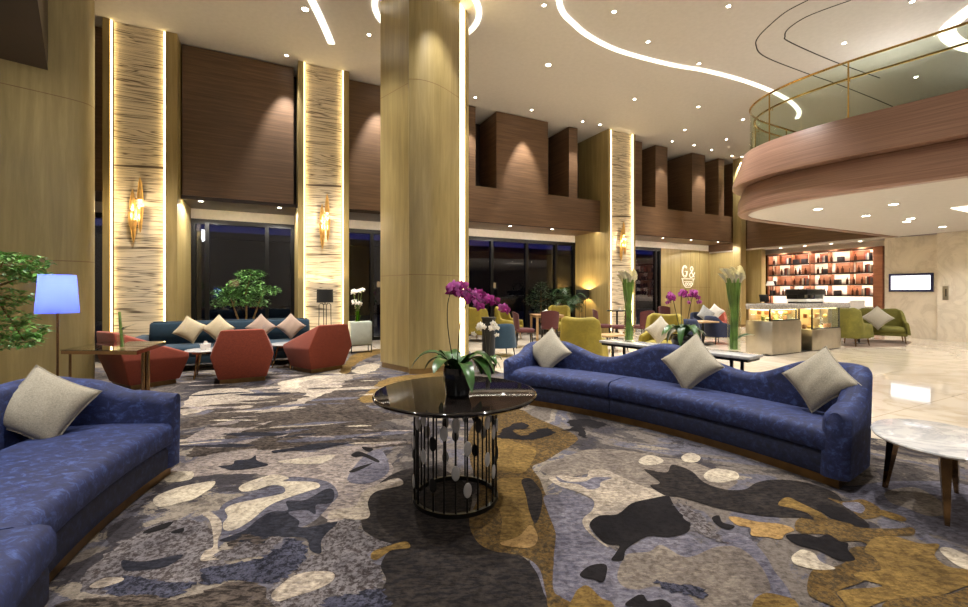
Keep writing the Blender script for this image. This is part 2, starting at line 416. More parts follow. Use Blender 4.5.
# square light tray in the ceiling around the central column
def ring(cx, cy, r0, r1, n, rot, z0, z1):
    m = MB(); secs = []
    for k in range(n):
        a = rot+2*pi*k/n; c, s_ = math.cos(a), math.sin(a)
        secs.append([(cx+c*r0, cy+s_*r0, z0), (cx+c*r1, cy+s_*r1, z0), (cx+c*r1, cy+s_*r1, z1), (cx+c*r0, cy+s_*r0, z1)])
    return m.loft(secs, True, False, True)
tag(ring(-1.1, 8.40, .95, 1.06, 40, .2, H-.03, H-.002).build('cove_light', LEDC), 'bright ring cove light in the ceiling around the central column', 'ceiling light')

# ---------------------------------------------------------------- ceiling light lines and grooves
def spline(pts, n=14):
    out = []
    P = [pts[0]] + list(pts) + [pts[-1]]
    for i in range(1, len(P)-2):
        p0, p1, p2, p3 = [Vector(q) for q in P[i-1:i+3]]
        for k in range(n):
            t = k/n
            out.append(.5*((2*p1)+(-p0+p2)*t+(2*p0-5*p1+4*p2-p3)*t*t+(-p0+3*p1-3*p2+p3)*t**3))
    out.append(Vector(pts[-1])); return [tuple(q) for q in out]
def offset(pts, d, closed=False):
    out = []; m = len(pts)
    for i, p in enumerate(pts):
        a = pts[max(i-1, 0)]; b = pts[min(i+1, m-1)]
        dx, dy = b[0]-a[0], b[1]-a[1]; l = math.hypot(dx, dy) or 1
        out.append((p[0]+dy/l*d, p[1]-dx/l*d))
    return out
def ribbon(pts, w, z0, z1):
    a, b = offset(pts, w/2), offset(pts, -w/2)
    return MB().loft([[(p[0], p[1], z0), (q[0], q[1], z0), (q[0], q[1], z1), (p[0], p[1], z1)] for p, q in zip(a, b)])
def cl(pts): return spline([fl(x, y, H) for x, y in pts])
s1 = [(1.1, 4.6), (1.2, 6.3)] + [fl(x, y, H) for x, y in ((559, 0), (576, 25), (597, 40), (625, 52), (671, 64), (705, 70), (740, 79), (770, 90), (790, 101), (799, 111), (797, 118))]
tag(ribbon(spline(s1), .105, H-.03, H-.002).build('cove_light', LEDC), 'long curving white light line sweeping across the ceiling', 'ceiling light')
s2 = [(-3.05, 4.5), fl(312, 0, H), fl(331.5, 43, H)]
tag(ribbon(spline(s2), .14, H-.03, H-.002).build('cove_light', LEDC), 'short straight light slot in the ceiling left of the central column', 'ceiling light')
s3 = [(9.3, 7.6), (9.42, 8.4), (9.75, 9.05), (10.8, 9.60), (12.2, 9.85)]
tag(ribbon(spline(s3), .26, H-.03, H-.002).build('cove_light', LEDC), 'curved cove light above the balcony rail at the right edge', 'ceiling light')
for k, q in enumerate((((808, 0), (787, 11), (772, 23), (759, 36), (756, 45), (764, 56), (798, 70), (840, 85), (880, 101), (905, 112)),
                       ((851, 0), (820, 11), (802, 19), (788, 29), (785, 36), (790, 42), (833, 61), (880, 78)))):
    struct('trim_%d' % (95+k), ribbon(cl(q), .024, H-.006, H-.001), GROOVE)

def downlight(x, y, z, label, grp, r=.055, e=0, ang=75, tgt=None, soft=.05, col=(1, .97, .93)):
    t = thing('downlight', label, 'downlight', (x, y, z), 0, grp)
    MB().lathe([(r*1.35, 0), (r*1.35, -.008), (r, -.008), (r, 0)], 16, (0, 0, 0), False).build('trim_ring', WHITE, t)
    MB().lathe([(.001, -.005), (r, -.005), (r, -.002), (.001, -.002)], 16).build('lamp', LAMP, t)
    if e:
        l = bpy.data.lights.new('downlight_spot', 'SPOT'); l.energy = e; l.spot_size = R(ang); l.spot_blend = .7 if ang < 150 else .08
        l.color = col; l.shadow_soft_size = soft
        o = bpy.data.objects.new('downlight_spot', l); COL.objects.link(o); o.parent = t; o.location = (0, 0, -.03)
        if tgt:
            d = Vector(tgt) - Vector((x, y, z)); o.rotation_euler = d.to_track_quat('-Z', 'Y').to_euler()
G1 = 'recessed ceiling downlights'
DLC = 'small recessed round downlight in the high white lobby ceiling'
for px, py, e in ((369, 34.6, E_C), (544, 5, E_C), (614, 11.5, E_C), (648, 41.6, E_C), (699, 63.5, E_C), (728.5, 6, E_C), (634.5, 99, E_C),
                  (698.4, 106.7, E_C), (600, 124.5, 0), (684.8, 129.8, E_C), (726.4, 139.3, 0), (694, 145, 0), (732, 155.8, 0),
                  (844, 43, E_C), (912, 1.5, E_C), (916, 77, 0), (743, 119.4, 0)):
    x, y = fl(px, py, H); downlight(x, y, H, DLC, G1, .037, e)
# wall washers close to the walnut fascia (the scallops in the photo)
for u, e in ((.33, E_W), (2.55, E_W), (wp(523, VF), E_W), (wp(468, VF), E_W*.7), (wp(573, VF), E_W*.5), (wp(700, VF), E_W*.8), (wp(661, VF), E_W*.5), (17.1, E_W)):
    x, y = UV(u, 10.95); tx, ty = UV(u, 11.6); downlight(x, y, H, DLC, G1, .036, e, 46, (tx, ty, 3.4), .03, (1, .97, .95))
for X, Y in ((-2.75, 7.0), (-.35, 6.9)): downlight(X, Y, H, DLC, G1, .042, E_W*.5, 60, (-1.3 + (.3 if X > -1 else -.5), 7.9, 2.0), .03, (1, .97, .93))
# extra downlights added to light the lobby, mostly out of view
for u, v, e in ((-4.5, 3, E_C), (-4.8, 7.5, E_C*1.3), (-1.2, 5.2, E_C*1.4), (.5, 3.4, E_C*1.2), (3.4, 1.6, E_C*1.1), (3.8, 4.5, E_C*1.2), (5.8, 2.5, E_C*1.2), (-1.6, 8.9, E_C*1.9), (.6, 9.0, E_C*1.6), (-3.0, 1.2, E_C*.9), (6, 8.6, E_C)):
    x, y = UV(u, v); downlight(x, y, H, DLC, G1, .06, e)
G2 = 'soffit downlights over the windows'
for px, py, e in ((201, 201, E_S), (279.5, 207.5, E_S), (510, 226, E_S), (552, 229, 0), (663, 238, E_S), (691, 240, 0), (718, 242, E_S)):
    x, y = fl(px, py, 3.5); downlight(x, y, 3.5, 'small bright downlight under the walnut fascia above the windows', G2, .045, e, 152)
G3 = 'downlights under the balcony'
for px, py in ((818, 209), (866, 215.7), (906.6, 221.5), (942.6, 226.7)):
    x, y = fl(px, py, 3.15); downlight(x, y, 3.15, 'round downlight in the white underside of the balcony', G3, .07, E_M, 130, None, .06, (1, .97, .93))
for u, v in ((11, 1.5), (11, 4), (13.5, 2), (13.5, 4.6), (16, 1.5), (16, 4), (10.6, -1)):
    x, y = UV(u, v); downlight(x, y, 3.15, 'round downlight in the white underside of the balcony', G3, .07, E_M, 130, None, .06, (1, .97, .93))
G4 = 'bar ceiling downlights'
for k in range(5):
    x, y = UV(17.95, 7.4+k*.85); downlight(x, y, 3.148, 'tiny downlight in the ceiling strip above the lit bar shelves', G4, .05, E_S*.5, 100)

# ---------------------------------------------------------------- the balcony
base = spline([(10.0, -6.5), (9.95, -3), (9.72, 0), (9.36, 2.5), (9.02, 4.2), (9.06, 5.2), (9.45, 5.9), (10.2, 6.22), (11.5, 6.28), (14.5, 6.28), (17.55, 6.28)], 10)
bxy = [UV(*q) for q in base]
def off(d): return [UV(*q) for q in offset(base, -d)]
def sweep(prof):
    cols = [off(d) for d, z in prof]
    return MB().loft([[(*cols[k][i], prof[k][1]) for k in range(len(prof))] for i in range(len(base))])
bl = thing('balcony', 'curved red walnut mezzanine balcony with glass and brass railing at the upper right', 'balcony', (0, 0, 0))
sweep([(.08, 4.45), (.30, 3.80), (.30, 3.72), (.06, 3.72), (.02, 3.9), (-.1, 4.45)]).build('upper_fascia', WALNUT_R, bl)
sweep([(.04, 3.74), (.12, 3.60), (.19, 3.40), (.20, 3.17), (.17, 3.13), (0, 3.13), (0, 3.74)]).build('lower_fascia', WALNUT_R, bl)
poly = off(.03) + [UV(17.55, -6.5)]
MB().prism(poly, 3.15, 3.3).build('soffit', WHITE, bl)
MB().prism(off(-.02) + [UV(17.55, -6.5)], 4.1, 4.3).build('slab', BEIGE, bl)
gl = off(-.04)
MB().loft([[(*p, 4.3), (*q, 4.3), (*q, 5.46), (*p, 5.46)] for p, q in zip(off(-.034), off(-.046))]).build('glass_panel', RAILG, bl)
MB().tube([(*p, 5.47) for p in gl], .022, 8).build('top_rail', BRASS, bl)
MB().tube([(*p, 5.20) for p in off(-.12)], .02, 8).build('handrail', BRASS, bl)
acc = 0; last = None
for i, p in enumerate(gl):
    if last: acc += math.hypot(p[0]-last[0], p[1]-last[1])
    last = p
    if acc > 1.32:
        acc = 0
        MB().tube([(*p, 4.3), (*p, 5.46)], .013, 8).build('post', BRASS, bl)
        q = off(-.12)[i]; MB().tube([(*p, 5.14), (*q, 5.14), (*q, 5.19)], .009, 6).build('bracket', BRASS, bl)
x, y = fl(962, 208, 3.15)
lp = MB().box((x+.35, y, 3.14), (1.1, .5, .02), A); tag(lp.build('light_panel', LEDC), 'rectangular light panel in the balcony underside at the right edge', 'ceiling light')
# oak pier at the left end of the bar (seen behind the balcony's tip)
x, y = UV(17.32, 11.2)
pr = thing('oak_pier', 'slim pale oak pier between the sign wall and the lit bar', 'column', (x, y, 0), A)
MB().b(-.17, .17, -.17, .17, .1, H-.01, .01).build('wood_cladding', OAK, pr); MB().b(-.16, .16, -.16, .16, 0, .1).build('skirting', OAK_H, pr)

# ---------------------------------------------------------------- upholstery helpers
def resample(pts, n):
    L = [0]
    for a, b in zip(pts[:-1], pts[1:]): L.append(L[-1]+math.hypot(b[0]-a[0], b[1]-a[1]))
    out = []
    for k in range(n+1):
        s = L[-1]*k/n; i = 0
        while i < len(L)-2 and L[i+1] < s: i += 1
        t = (s-L[i])/max(1e-9, L[i+1]-L[i]); a, b = pts[i], pts[i+1]
        out.append((a[0]+(b[0]-a[0])*t, a[1]+(b[1]-a[1])*t))
    return out, L[-1]
def shell(path, hf, z0, th, flare=0.0, n=72, top=.06, out=1):
    """upholstered wall along an open path; hf(f) = height, out=+1 if the outer side lies right of the walking direction"""
    pts, L = resample(path, n); m = MB(); secs = []
    for i, p in enumerate(pts):
        a, b = pts[max(i-1, 0)], pts[min(i+1, n)]
        dx, dy = b[0]-a[0], b[1]-a[1]; l = math.hypot(dx, dy) or 1
        nx, ny = dy/l*out, -dx/l*out; f = i/n; h = hf(f)
        e = min(1, min(f, 1-f)*L/.05); sh = .55+.45*math.sqrt(max(0, 1-(1-e)**2))   # rounded ends
        t = th/2*sh; fo = flare; zt = h-z0
        prof = [(t, 0), (t+fo*.5, zt*.5), (t*.98+fo*.92, zt-top), (t*.72+fo, zt-top*.3), (t*.2+fo, zt), (-t*.35+fo*.9, zt-top*.08), (-t*.85+fo*.8, zt-top*.5), (-t+fo*.7, zt-top*1.4), (-t+fo*.4, zt*.5), (-t, 0)]
        secs.append([(p[0]+nx*d, p[1]+ny*d, z0+z) for d, z in prof])
    return m.loft(secs)
def upath(hw, yf, yb, r, n=8):
    p = [(hw, yf)]
    p += [(hw-r+r*math.cos(a), yb-r+r*math.sin(a)) for a in [pi/2*k/n for k in range(n+1)]]
    p += [(-hw+r+r*math.cos(a), yb-r+r*math.sin(a)) for a in [pi/2+pi/2*k/n for k in range(n+1)]]
    return p + [(-hw, yf)]
def interp(tab):
    def f(x):
        for (a, u), (b, v) in zip(tab[:-1], tab[1:]):
            if x <= b:
                t = (x-a)/max(1e-9, b-a); t = t*t*(3-2*t); return u+(v-u)*t
        return tab[-1][1]
    return f
def cushion(mb, w, d, h, c=(0, 0, 0), crown=.03, r=.05):
    """seat cushion, rounded edges and a soft crown, centred in plan, bottom at c.z"""
    n = 14; secs = []
    prof = [(0, r*.6), (r*.0, 0)]
    rows = []
    def outline(ins):
        pts = []; a, b = w/2-ins, d/2-ins; rr = min(.07, a, b)
        for sx, sy, a0 in ((1, 1, 0), (-1, 1, pi/2), (-1, -1, pi), (1, -1, 1.5*pi)):
            for k in range(5):
                t = a0+pi/2*k/4; pts.append((sx*(a-rr)+rr*math.cos(t), sy*(b-rr)+rr*math.sin(t)))
        return pts
    for ins, z in ((r*.5, 0), (r*.1, r*.4), (0, h*.45), (r*.1, h-r*.7), (r*.4, h-r*.25), (r, h), (min(w, d)*.2, h+crown*.7), (min(w, d)*.38, h+crown)):
        secs.append([(c[0]+x, c[1]+y, c[2]+z) for x, y in outline(ins)])
    return mb.loft(secs)
def leg(mb, x, y, z1, r0, r1, sx=0, sy=0, n=8):
    return mb.tube([(x+sx, y+sy, 0), (x, y, z1)], [r1, r0], n)
SK = [0.0, 0.0]     # ends of a curved sofa lean inwards towards the back: (middle angle, rate)
def sk(a, d): return SK[0]+(a-SK[0])*(1-SK[1]*d)
def sectors(Cx, Cy, Rf, a0, a1, n, prof):
    """loft a (depth, z) profile round an arc; depth is measured away from the arc centre"""
    m = MB(); secs = []
    for i in range(n+1):
        a = a0+(a1-a0)*i/n
        secs.append([(Cx+(Rf+d)*math.cos(sk(a, d)), Cy+(Rf+d)*math.sin(sk(a, d)), z) for d, z in prof])
    return m.loft(secs)
def curved_sofa(label, P0, P1, bulge, side, seams, hprof, depth=.88, extra=(), skew=0.0):
    """P0..P1 = ends of the front edge; bulge = arc radius; side=+1: centre lies to the left of P0->P1"""
    dx, dy = P1[0]-P0[0], P1[1]-P0[1]; c = math.hypot(dx, dy); Rf = bulge
    hgt = math.sqrt(Rf*Rf-c*c/4); nx, ny = -dy/c*side, dx/c*side
    Cx, Cy = (P0[0]+P1[0])/2+nx*hgt, (P0[1]+P1[1])/2+ny*hgt
    a0 = math.atan2(P0[1]-Cy, P0[0]-Cx); a1 = math.atan2(P1[1]-Cy, P1[0]-Cx)
    while a1-a0 > pi: a1 -= 2*pi
    while a1-a0 < -pi: a1 += 2*pi
    mid = (a0+a1)/2; SK[0] = mid; SK[1] = skew; bx, by = Cx+(Rf+depth/2)*math.cos(mid), Cy+(Rf+depth/2)*math.sin(mid)
    t = thing('curved_sofa', label, 'sofa', (bx, by, 0)); Cx -= bx; Cy -= by
    def rr(x0, x1, z0, z1, r):
        return [(x0+r*.3, z0), (x0, z0+r*.5), (x0, z1-r), (x0+r*.35, z1-r*.3), (x0+r, z1), ((x0+x1)/2, z1+.012), (x1-r, z1), (x1, z1-r), (x1, z0)]
    da = lambda d: d/(Rf+.4)*(1 if a1 > a0 else -1)
    sectors(Cx, Cy, Rf, a0+da(.06), a1-da(.06), 40, [(.05, 0), (.05, .085), (depth-.06, .085), (depth-.06, 0)]).build('plinth', PLINTH, t)
    cuts = [a0+da(.03)] + [a0+(a1-a0)*s for s in seams] + [a1-da(.03)]
    for k, (p, q) in enumerate(zip(cuts[:-1], cuts[1:])):
        ex = extra[k] if k < len(extra) else 0
        sectors(Cx, Cy, Rf, p+da(.006), q-da(.006), 24, rr(.02-ex, depth-.03, .08, .255, .03)).build('base', NAVY_SHADE, t, 50)
        pa = p+da(.10) if k == 0 else p+da(.009); qa = q-da(.10) if k == len(cuts)-2 else q-da(.009)
        sectors(Cx, Cy, Rf, pa, qa, 24, rr(-.005-ex, depth-.20, .26, .43, .055)).build('seat_cushion', NAVY, t, 50)
    # back and arms: one shell running front - end - back - end - front
    def pt(a, d): return (Cx+(Rf+d)*math.cos(sk(a, d)), Cy+(Rf+d)*math.sin(sk(a, d)))
    th = .17; e0, e1 = a0+da(th/2), a1-da(th/2); r = .16; db = depth-th/2
    path = [pt(e0, .0), pt(e0, .3), pt(e0, db-r)] + [pt(e0+da(r*(1-math.cos(x))), db-r+r*math.sin(x)) for x in (R(30), R(60), R(90))]
    path += [pt(e0+da(r)+(e1-e0-2*da(r))*k/30, db) for k in range(1, 30)]
    path += [pt(e1-da(r*(1-math.cos(x))), db-r+r*math.sin(x)) for x in (R(90), R(60), R(30))] + [pt(e1, db-r), pt(e1, .3), pt(e1, .0)]
    outer = 1 if (a1 < a0) else 1
    # walking a0->a1 with the back on the outer radius: outer side is right if angle grows, left otherwise
    out = 1 if a1 > a0 else -1
    shell(path, interp(hprof), .085, th, .02, 150, .05, out).build('backrest', NAVY, t, 50)
    return t, (Cx+bx, Cy+by, Rf, a0, a1)

# ---------------------------------------------------------------- carpet
THREAD = {}
def carpet_mat(name, stops=None, col=None, spk=None):
    m, nt, p = base_mat(name); setp(p, Roughness=.95, Specular_IOR_Level=.1)
    v = coords(nt, (1, 1, 1), (0, 0, R(20)))
    thr = noise(nt, coords(nt, (28, 150, 1), (0, 0, R(-18))), 1.0, 4, .75)
    mot = noise(nt, v, 30, 6, .75)
    if col:
        c = ramp(nt, thr, [(.3, tuple(x*.80 for x in col)), (.7, tuple(min(255, x*1.12) for x in col))])
        if spk: c = mixc(nt, c, srgb(spk), ramp(nt, noise(nt, coords(nt, (14, 40, 1) if name[-1] in 'bnstlucgd' else (42, 42, 42), (0, 0, R(-18))), 1.0, 6, .72), [(.46, (0, 0, 0)), (.56, (255, 255, 255))]))
        c = mixc(nt, c, ramp(nt, noise(nt, v, 3.0, 4, .6), [(.35, (200, 200, 206)), (.65, (255, 255, 255))]), 1.0, 'MULTIPLY')
    else:
        n = noise(nt, v, .62, 7, .62, 1.1)
        # ragged edges: thread noise pushes the thresholds about
        ad = nt.nodes.new('ShaderNodeMath'); ad.operation = 'MULTIPLY_ADD'; nt.links.new(thr, ad.inputs[0]); ad.inputs[1].default_value = .09; nt.links.new(n, ad.inputs[2])
        c0 = ramp(nt, ad.outputs[0], stops, 'CONSTANT')
        n2 = noise(nt, v, 1.5, 6, .65, .8); ad2 = nt.nodes.new('ShaderNodeMath'); ad2.operation = 'MULTIPLY_ADD'; nt.links.new(mot, ad2.inputs[0]); ad2.inputs[1].default_value = .2; nt.links.new(n2, ad2.inputs[2])
        msk = ramp(nt, ad2.outputs[0], [(0, (0, 0, 0)), (.66, (0, 0, 0)), (.68, (255, 255, 255))], 'LINEAR')
        c1 = mixc(nt, c0, srgb((66, 62, 66)), msk)
        c = mixc(nt, c1, ramp(nt, thr, [(.3, (190, 190, 190)), (.7, (255, 255, 255))]), 1.0, 'MULTIPLY')
    c = mixc(nt, c, ramp(nt, mot, [(.38, (176, 172, 170)), (.55, (255, 255, 255))]), .8, 'MULTIPLY')
    nt.links.new(c, p.inputs['Base Color']); bump(nt, p, thr, .3, .004); return m
CB = carpet_mat('carpet_base', [(0, (56, 52, 53)), (.44, (84, 78, 76)), (.49, (118, 109, 102)), (.545, (104, 101, 110)), (.60, (146, 135, 122)), (.66, (112, 103, 95))])
SPK = {'g': ((134, 108, 60), (108, 86, 50)), 'd': ((56, 50, 46), (34, 31, 32)), 'b': ((98, 87, 78), (48, 42, 38)), 'c': ((184, 170, 150), (146, 134, 120)), 'n': ((52, 52, 60), (36, 36, 42)), 's': ((106, 104, 114), (84, 80, 88)), 't': ((136, 125, 113), (114, 104, 95)), 'l': ((122, 118, 126), (94, 91, 102)), 'u': ((170, 156, 145), (122, 112, 107)),
       'p': ((124, 118, 118), (70, 62, 60)), 'q': ((78, 78, 92), (36, 36, 44)), 'o': ((112, 88, 50), (74, 62, 44))}
CCOL = {'w': (196, 183, 160), 'y': (164, 132, 84), 'k': (34, 31, 32)}
CM = {k: carpet_mat('carpet_'+k, col=c) for k, c in CCOL.items()}
for k, (a, b_) in SPK.items(): CM[k] = carpet_mat('carpet_'+k, col=a, spk=b_)
cpt = [(-5.0, -3.2), (6.4, -3.2), (5.9, 1.5), (4.35, 3.72), (3.73, 4.18), (1.9, 6.0), (.28, 7.55), (-.05, 8.3), (-.35, 10.3), (-1.3, 11.1), (-9.0, 7.1), (-9.4, 4.6), (-7.6, 0.5)]
CK = list(CM)
cb = MB(); cb.prism(cpt, 0.0, .008)
BLOBS = [
('l',[(0.50,2.95),(0.73,2.92),(0.68,2.38),(0.83,2.40),(0.95,2.48),(1.18,2.50),(1.23,2.41),(1.44,2.52),(1.52,2.46),(1.48,2.21),(1.30,1.90),(0.38,1.90),(0.27,2.00),(0.26,2.43)]),
('s',[(2.51,3.11),(2.73,3.14),(3.06,3.21),(3.49,3.18),(3.48,2.98),(2.84,2.43),(2.65,2.48),(2.58,2.63),(2.52,2.73),(2.50,2.89)]),
('t',[(2.84,3.04),(3.11,3.11),(3.10,2.95),(2.99,2.76),(2.81,2.71),(2.76,2.81),(2.73,2.89)]),
('p',[(-2.05,2.38),(-2.02,2.52),(-1.96,2.66),(-1.71,2.63),(-1.53,2.43),(-1.36,2.26),(-1.36,2.10),(-1.46,2.09),(-1.59,2.03),(-1.73,2.00),(-1.93,2.06)]),
('u',[(-2.45,3.24),(-2.43,3.70),(-2.09,3.89),(-1.48,3.79),(-1.24,3.89),(-0.79,3.56),(-0.68,3.11),(-0.85,3.04),(-0.77,2.68),(-0.95,2.65),(-1.26,3.04),(-1.70,3.32),(-2.10,3.32)]),
('p',[(-1.01,1.96),(-1.03,2.06),(-0.96,2.16),(-0.94,2.30),(-0.87,2.32),(-0.93,2.46),(-0.90,2.66),(-0.77,2.66),(-0.70,2.50),(-0.60,2.48),(-0.52,2.41),(-0.59,2.36),(-0.60,2.27),(-0.53,2.21),(-0.49,2.12),(-0.51,2.04),(-0.60,2.01),(-0.72,1.99),(-0.72,1.92),(-1.00,1.92)]),
('d',[(-0.80,3.08),(-0.80,2.87),(-0.75,2.68),(-0.70,2.54),(-0.60,2.45),(-0.51,2.40),(-0.53,2.30),(-0.53,2.21),(-0.48,2.11),(-0.48,2.02),(-0.43,1.75),(0.29,1.75),(0.28,2.02),(0.26,2.18),(0.19,2.31),(0.03,2.36),(-0.05,2.46),(-0.09,2.68),(-0.10,3.08),(-0.35,3.43),(-0.66,3.39)]),  # charcoal pool with the round table's shadow painted into it
('o',[(0.05,5.09),(0.43,5.17),(0.57,4.85),(0.90,4.24),(0.79,3.94),(0.69,3.82),(0.51,3.59),(0.39,3.47),(0.42,3.25),(0.43,3.01),(0.46,2.80),(0.42,2.51),(0.37,2.28),(0.35,2.12),(0.35,2.00),(0.45,1.91),(0.30,1.91),(0.29,2.02),(0.28,2.20),(0.20,2.30),(0.04,2.35),(-0.05,2.46),(-0.09,2.68),(-0.03,3.08),(-0.12,3.63),(-0.14,4.42)]),
('l',[(0.42,2.98),(0.58,2.98),(0.66,2.89),(0.59,2.76),(0.58,2.56),(0.66,2.43),(0.72,2.32),(0.66,2.12),(0.62,2.00),(0.55,2.03),(0.48,2.06),(0.43,1.97),(0.37,1.99),(0.33,2.03),(0.35,2.18),(0.40,2.38),(0.42,2.54),(0.41,2.76)]),
('t',[(0.45,3.43),(0.64,3.63),(0.95,3.86),(1.30,3.82),(1.51,3.68),(1.72,3.59),(1.88,3.28),(1.84,3.15),(1.46,2.91),(1.25,2.98),(1.14,3.13),(0.96,3.41),(0.81,3.34),(0.58,3.28)]),
('t',[(0.72,2.25),(0.78,2.32),(0.90,2.34),(0.99,2.40),(1.08,2.29),(1.28,2.38),(1.40,2.38),(1.43,2.28),(1.41,2.15),(1.35,2.03),(1.26,2.00),(1.19,1.92),(0.98,1.92),(0.95,2.00),(0.83,2.06),(0.73,2.04),(0.67,2.06),(0.66,2.13)]),
('s',[(-1.53,2.50),(-1.64,2.65),(-1.73,2.83),(-1.70,2.95),(-1.57,3.07),(-1.49,3.28),(-1.18,3.21),(-1.02,3.01),(-1.02,2.86),(-1.05,2.65),(-1.14,2.56),(-1.33,2.54),(-1.45,2.50)]),
('b',[(-3.25,4.61),(-3.18,5.22),(-2.84,5.46),(-2.87,6.01),(-2.62,6.09),(-2.31,6.69),(-1.77,7.09),(-1.50,6.17),(-1.53,5.59),(-1.27,5.10),(-0.81,4.89),(-1.09,4.70),(-1.17,4.27),(-1.47,3.98),(-1.73,3.92),(-2.00,3.85),(-2.39,4.12),(-2.56,4.20),(-2.43,4.52),(-2.81,4.61),(-3.13,4.43)]),
('w',[(-2.15,2.84),(-2.18,2.98),(-2.17,3.11),(-2.02,3.21),(-1.96,3.09),(-1.99,2.98),(-2.07,2.88)]),
('c',[(-1.49,2.26),(-1.52,2.34),(-1.50,2.38),(-1.59,2.52),(-1.70,2.66),(-1.79,2.73),(-1.76,2.76),(-1.63,2.66),(-1.55,2.54),(-1.52,2.46),(-1.46,2.36),(-1.39,2.28),(-1.44,2.26)]),
('n',[(-1.90,2.26),(-1.78,2.25),(-1.62,2.31),(-1.63,2.21),(-1.73,2.18),(-1.82,2.18)]),
('k',[(-2.00,2.52),(-1.98,2.59),(-1.91,2.64),(-1.90,2.57),(-1.95,2.52)]),
('k',[(-1.84,2.53),(-1.80,2.57),(-1.77,2.53),(-1.81,2.51)]),
('q',[(-1.79,2.13),(-1.64,2.12),(-1.50,2.09),(-1.40,2.09),(-1.44,2.00),(-1.61,1.97),(-1.80,2.03)]),
('c',[(-1.89,2.06),(-1.87,2.12),(-1.78,2.12),(-1.77,2.09),(-1.83,2.05)]),
('b',[(-1.82,1.80),(-1.91,1.95),(-1.72,1.99),(-1.53,2.00),(-1.42,1.97),(-1.23,2.09),(-1.07,2.06),(-0.93,1.80)]),
('w',[(-1.77,3.11),(-1.74,3.21),(-1.62,3.32),(-1.48,3.26),(-1.49,3.21),(-1.26,3.19),(-1.19,3.11),(-1.26,3.03),(-1.36,2.93),(-1.42,2.83),(-1.44,2.65),(-1.48,2.55),(-1.54,2.55),(-1.59,2.62),(-1.61,2.70),(-1.68,2.79),(-1.66,2.86),(-1.55,2.93),(-1.41,3.01),(-1.45,3.11),(-1.55,3.14),(-1.63,3.06),(-1.71,3.04)]),
('w',[(-2.46,3.34),(-2.30,3.38),(-2.21,3.24),(-2.35,3.19)]),
('w',[(-2.26,2.95),(-2.20,3.11),(-2.05,3.19),(-1.98,3.14),(-1.97,2.95),(-2.03,2.88),(-2.13,2.82)]),
('n',[(-1.50,2.45),(-1.42,2.54),(-1.40,2.68),(-1.36,2.76),(-1.27,2.78),(-1.33,2.90),(-1.21,2.92),(-1.13,3.08),(-1.06,3.04),(-1.02,2.88),(-1.11,2.85),(-1.07,2.73),(-1.15,2.78),(-1.25,2.75),(-1.14,2.65),(-1.11,2.58),(-1.02,2.59),(-0.90,2.64),(-0.92,2.51),(-0.92,2.43),(-0.88,2.32),(-0.95,2.35),(-1.02,2.46),(-1.15,2.47),(-1.25,2.39),(-1.36,2.42),(-1.47,2.43)]),
('q',[(-1.32,2.23),(-1.20,2.28),(-1.13,2.41),(-1.12,2.46),(-1.02,2.43),(-0.95,2.28),(-0.96,2.16),(-1.01,2.09),(-1.08,2.09),(-1.24,2.10),(-1.34,2.07),(-1.43,2.18)]),
('b',[(-1.43,2.41),(-1.41,2.48),(-1.36,2.51),(-1.27,2.46),(-1.20,2.48),(-1.24,2.42),(-1.28,2.39),(-1.33,2.45),(-1.38,2.43),(-1.39,2.37)]),
('p',[(-1.40,2.37),(-1.36,2.43),(-1.31,2.43),(-1.26,2.38),(-1.24,2.47),(-1.16,2.47),(-1.16,2.40),(-1.19,2.30),(-1.28,2.27),(-1.34,2.26),(-1.45,2.30)]),
('c',[(-0.99,2.00),(-0.98,2.07),(-0.94,2.14),(-0.86,2.17),(-0.76,2.16),(-0.74,2.10),(-0.79,2.04),(-0.88,1.99),(-0.94,1.96)]),
('q',[(-0.70,1.90),(-0.71,1.98),(-0.60,2.01),(-0.49,2.04),(-0.44,1.90)]),
('d',[(-0.71,2.54),(-0.78,2.73),(-0.82,2.95),(-0.77,3.08),(-0.62,3.08),(-0.40,3.25),(-0.30,2.43),(-0.53,2.43),(-0.62,2.50)]),
('c',[(-0.97,2.68),(-0.98,2.77),(-0.85,2.84),(-0.85,3.04),(-0.73,3.21),(-0.64,3.25),(-0.60,3.14),(-0.76,3.04),(-0.78,2.89),(-0.72,2.71),(-0.77,2.66),(-0.88,2.68)]),
('g',[(-0.60,2.28),(-0.60,2.34),(-0.51,2.40),(-0.44,2.43),(-0.41,2.37),(-0.50,2.35),(-0.55,2.28),(-0.57,2.26)]),
('n',[(-2.15,3.48),(-2.06,3.52),(-2.08,3.60),(-1.98,3.63),(-1.97,3.71),(-1.90,3.60),(-1.76,3.51),(-1.84,3.44),(-1.98,3.40),(-2.08,3.44)]),
('l',[(-1.03,3.70),(-0.92,3.84),(-0.75,3.40),(-0.85,3.17),(-1.03,3.24)]),
('k',[(-1.15,3.72),(-1.12,3.80),(-1.03,3.75),(-0.88,3.60),(-0.89,3.56),(-1.03,3.68),(-1.10,3.67)]),
('k',[(-1.06,3.38),(-1.00,3.48),(-0.92,3.54),(-0.96,3.44),(-1.02,3.36)]),
('k',[(-1.11,3.92),(-1.00,3.87),(-1.01,3.79),(-1.07,3.84)]),
('w',[(-1.71,3.58),(-1.49,3.67),(-1.29,3.72),(-1.32,3.56),(-1.43,3.52),(-1.61,3.54)]),
('b',[(-2.57,3.74),(-2.61,4.00),(-2.31,4.06),(-2.54,4.17),(-2.45,4.36),(-2.11,4.36),(-1.93,4.17),(-1.81,4.36),(-1.62,4.42),(-1.38,4.36),(-1.27,4.11),(-1.37,3.95),(-1.49,4.06),(-1.69,3.89),(-1.85,4.00),(-2.01,3.84),(-2.05,4.00),(-2.23,3.97),(-2.37,3.74),(-2.49,3.67)]),
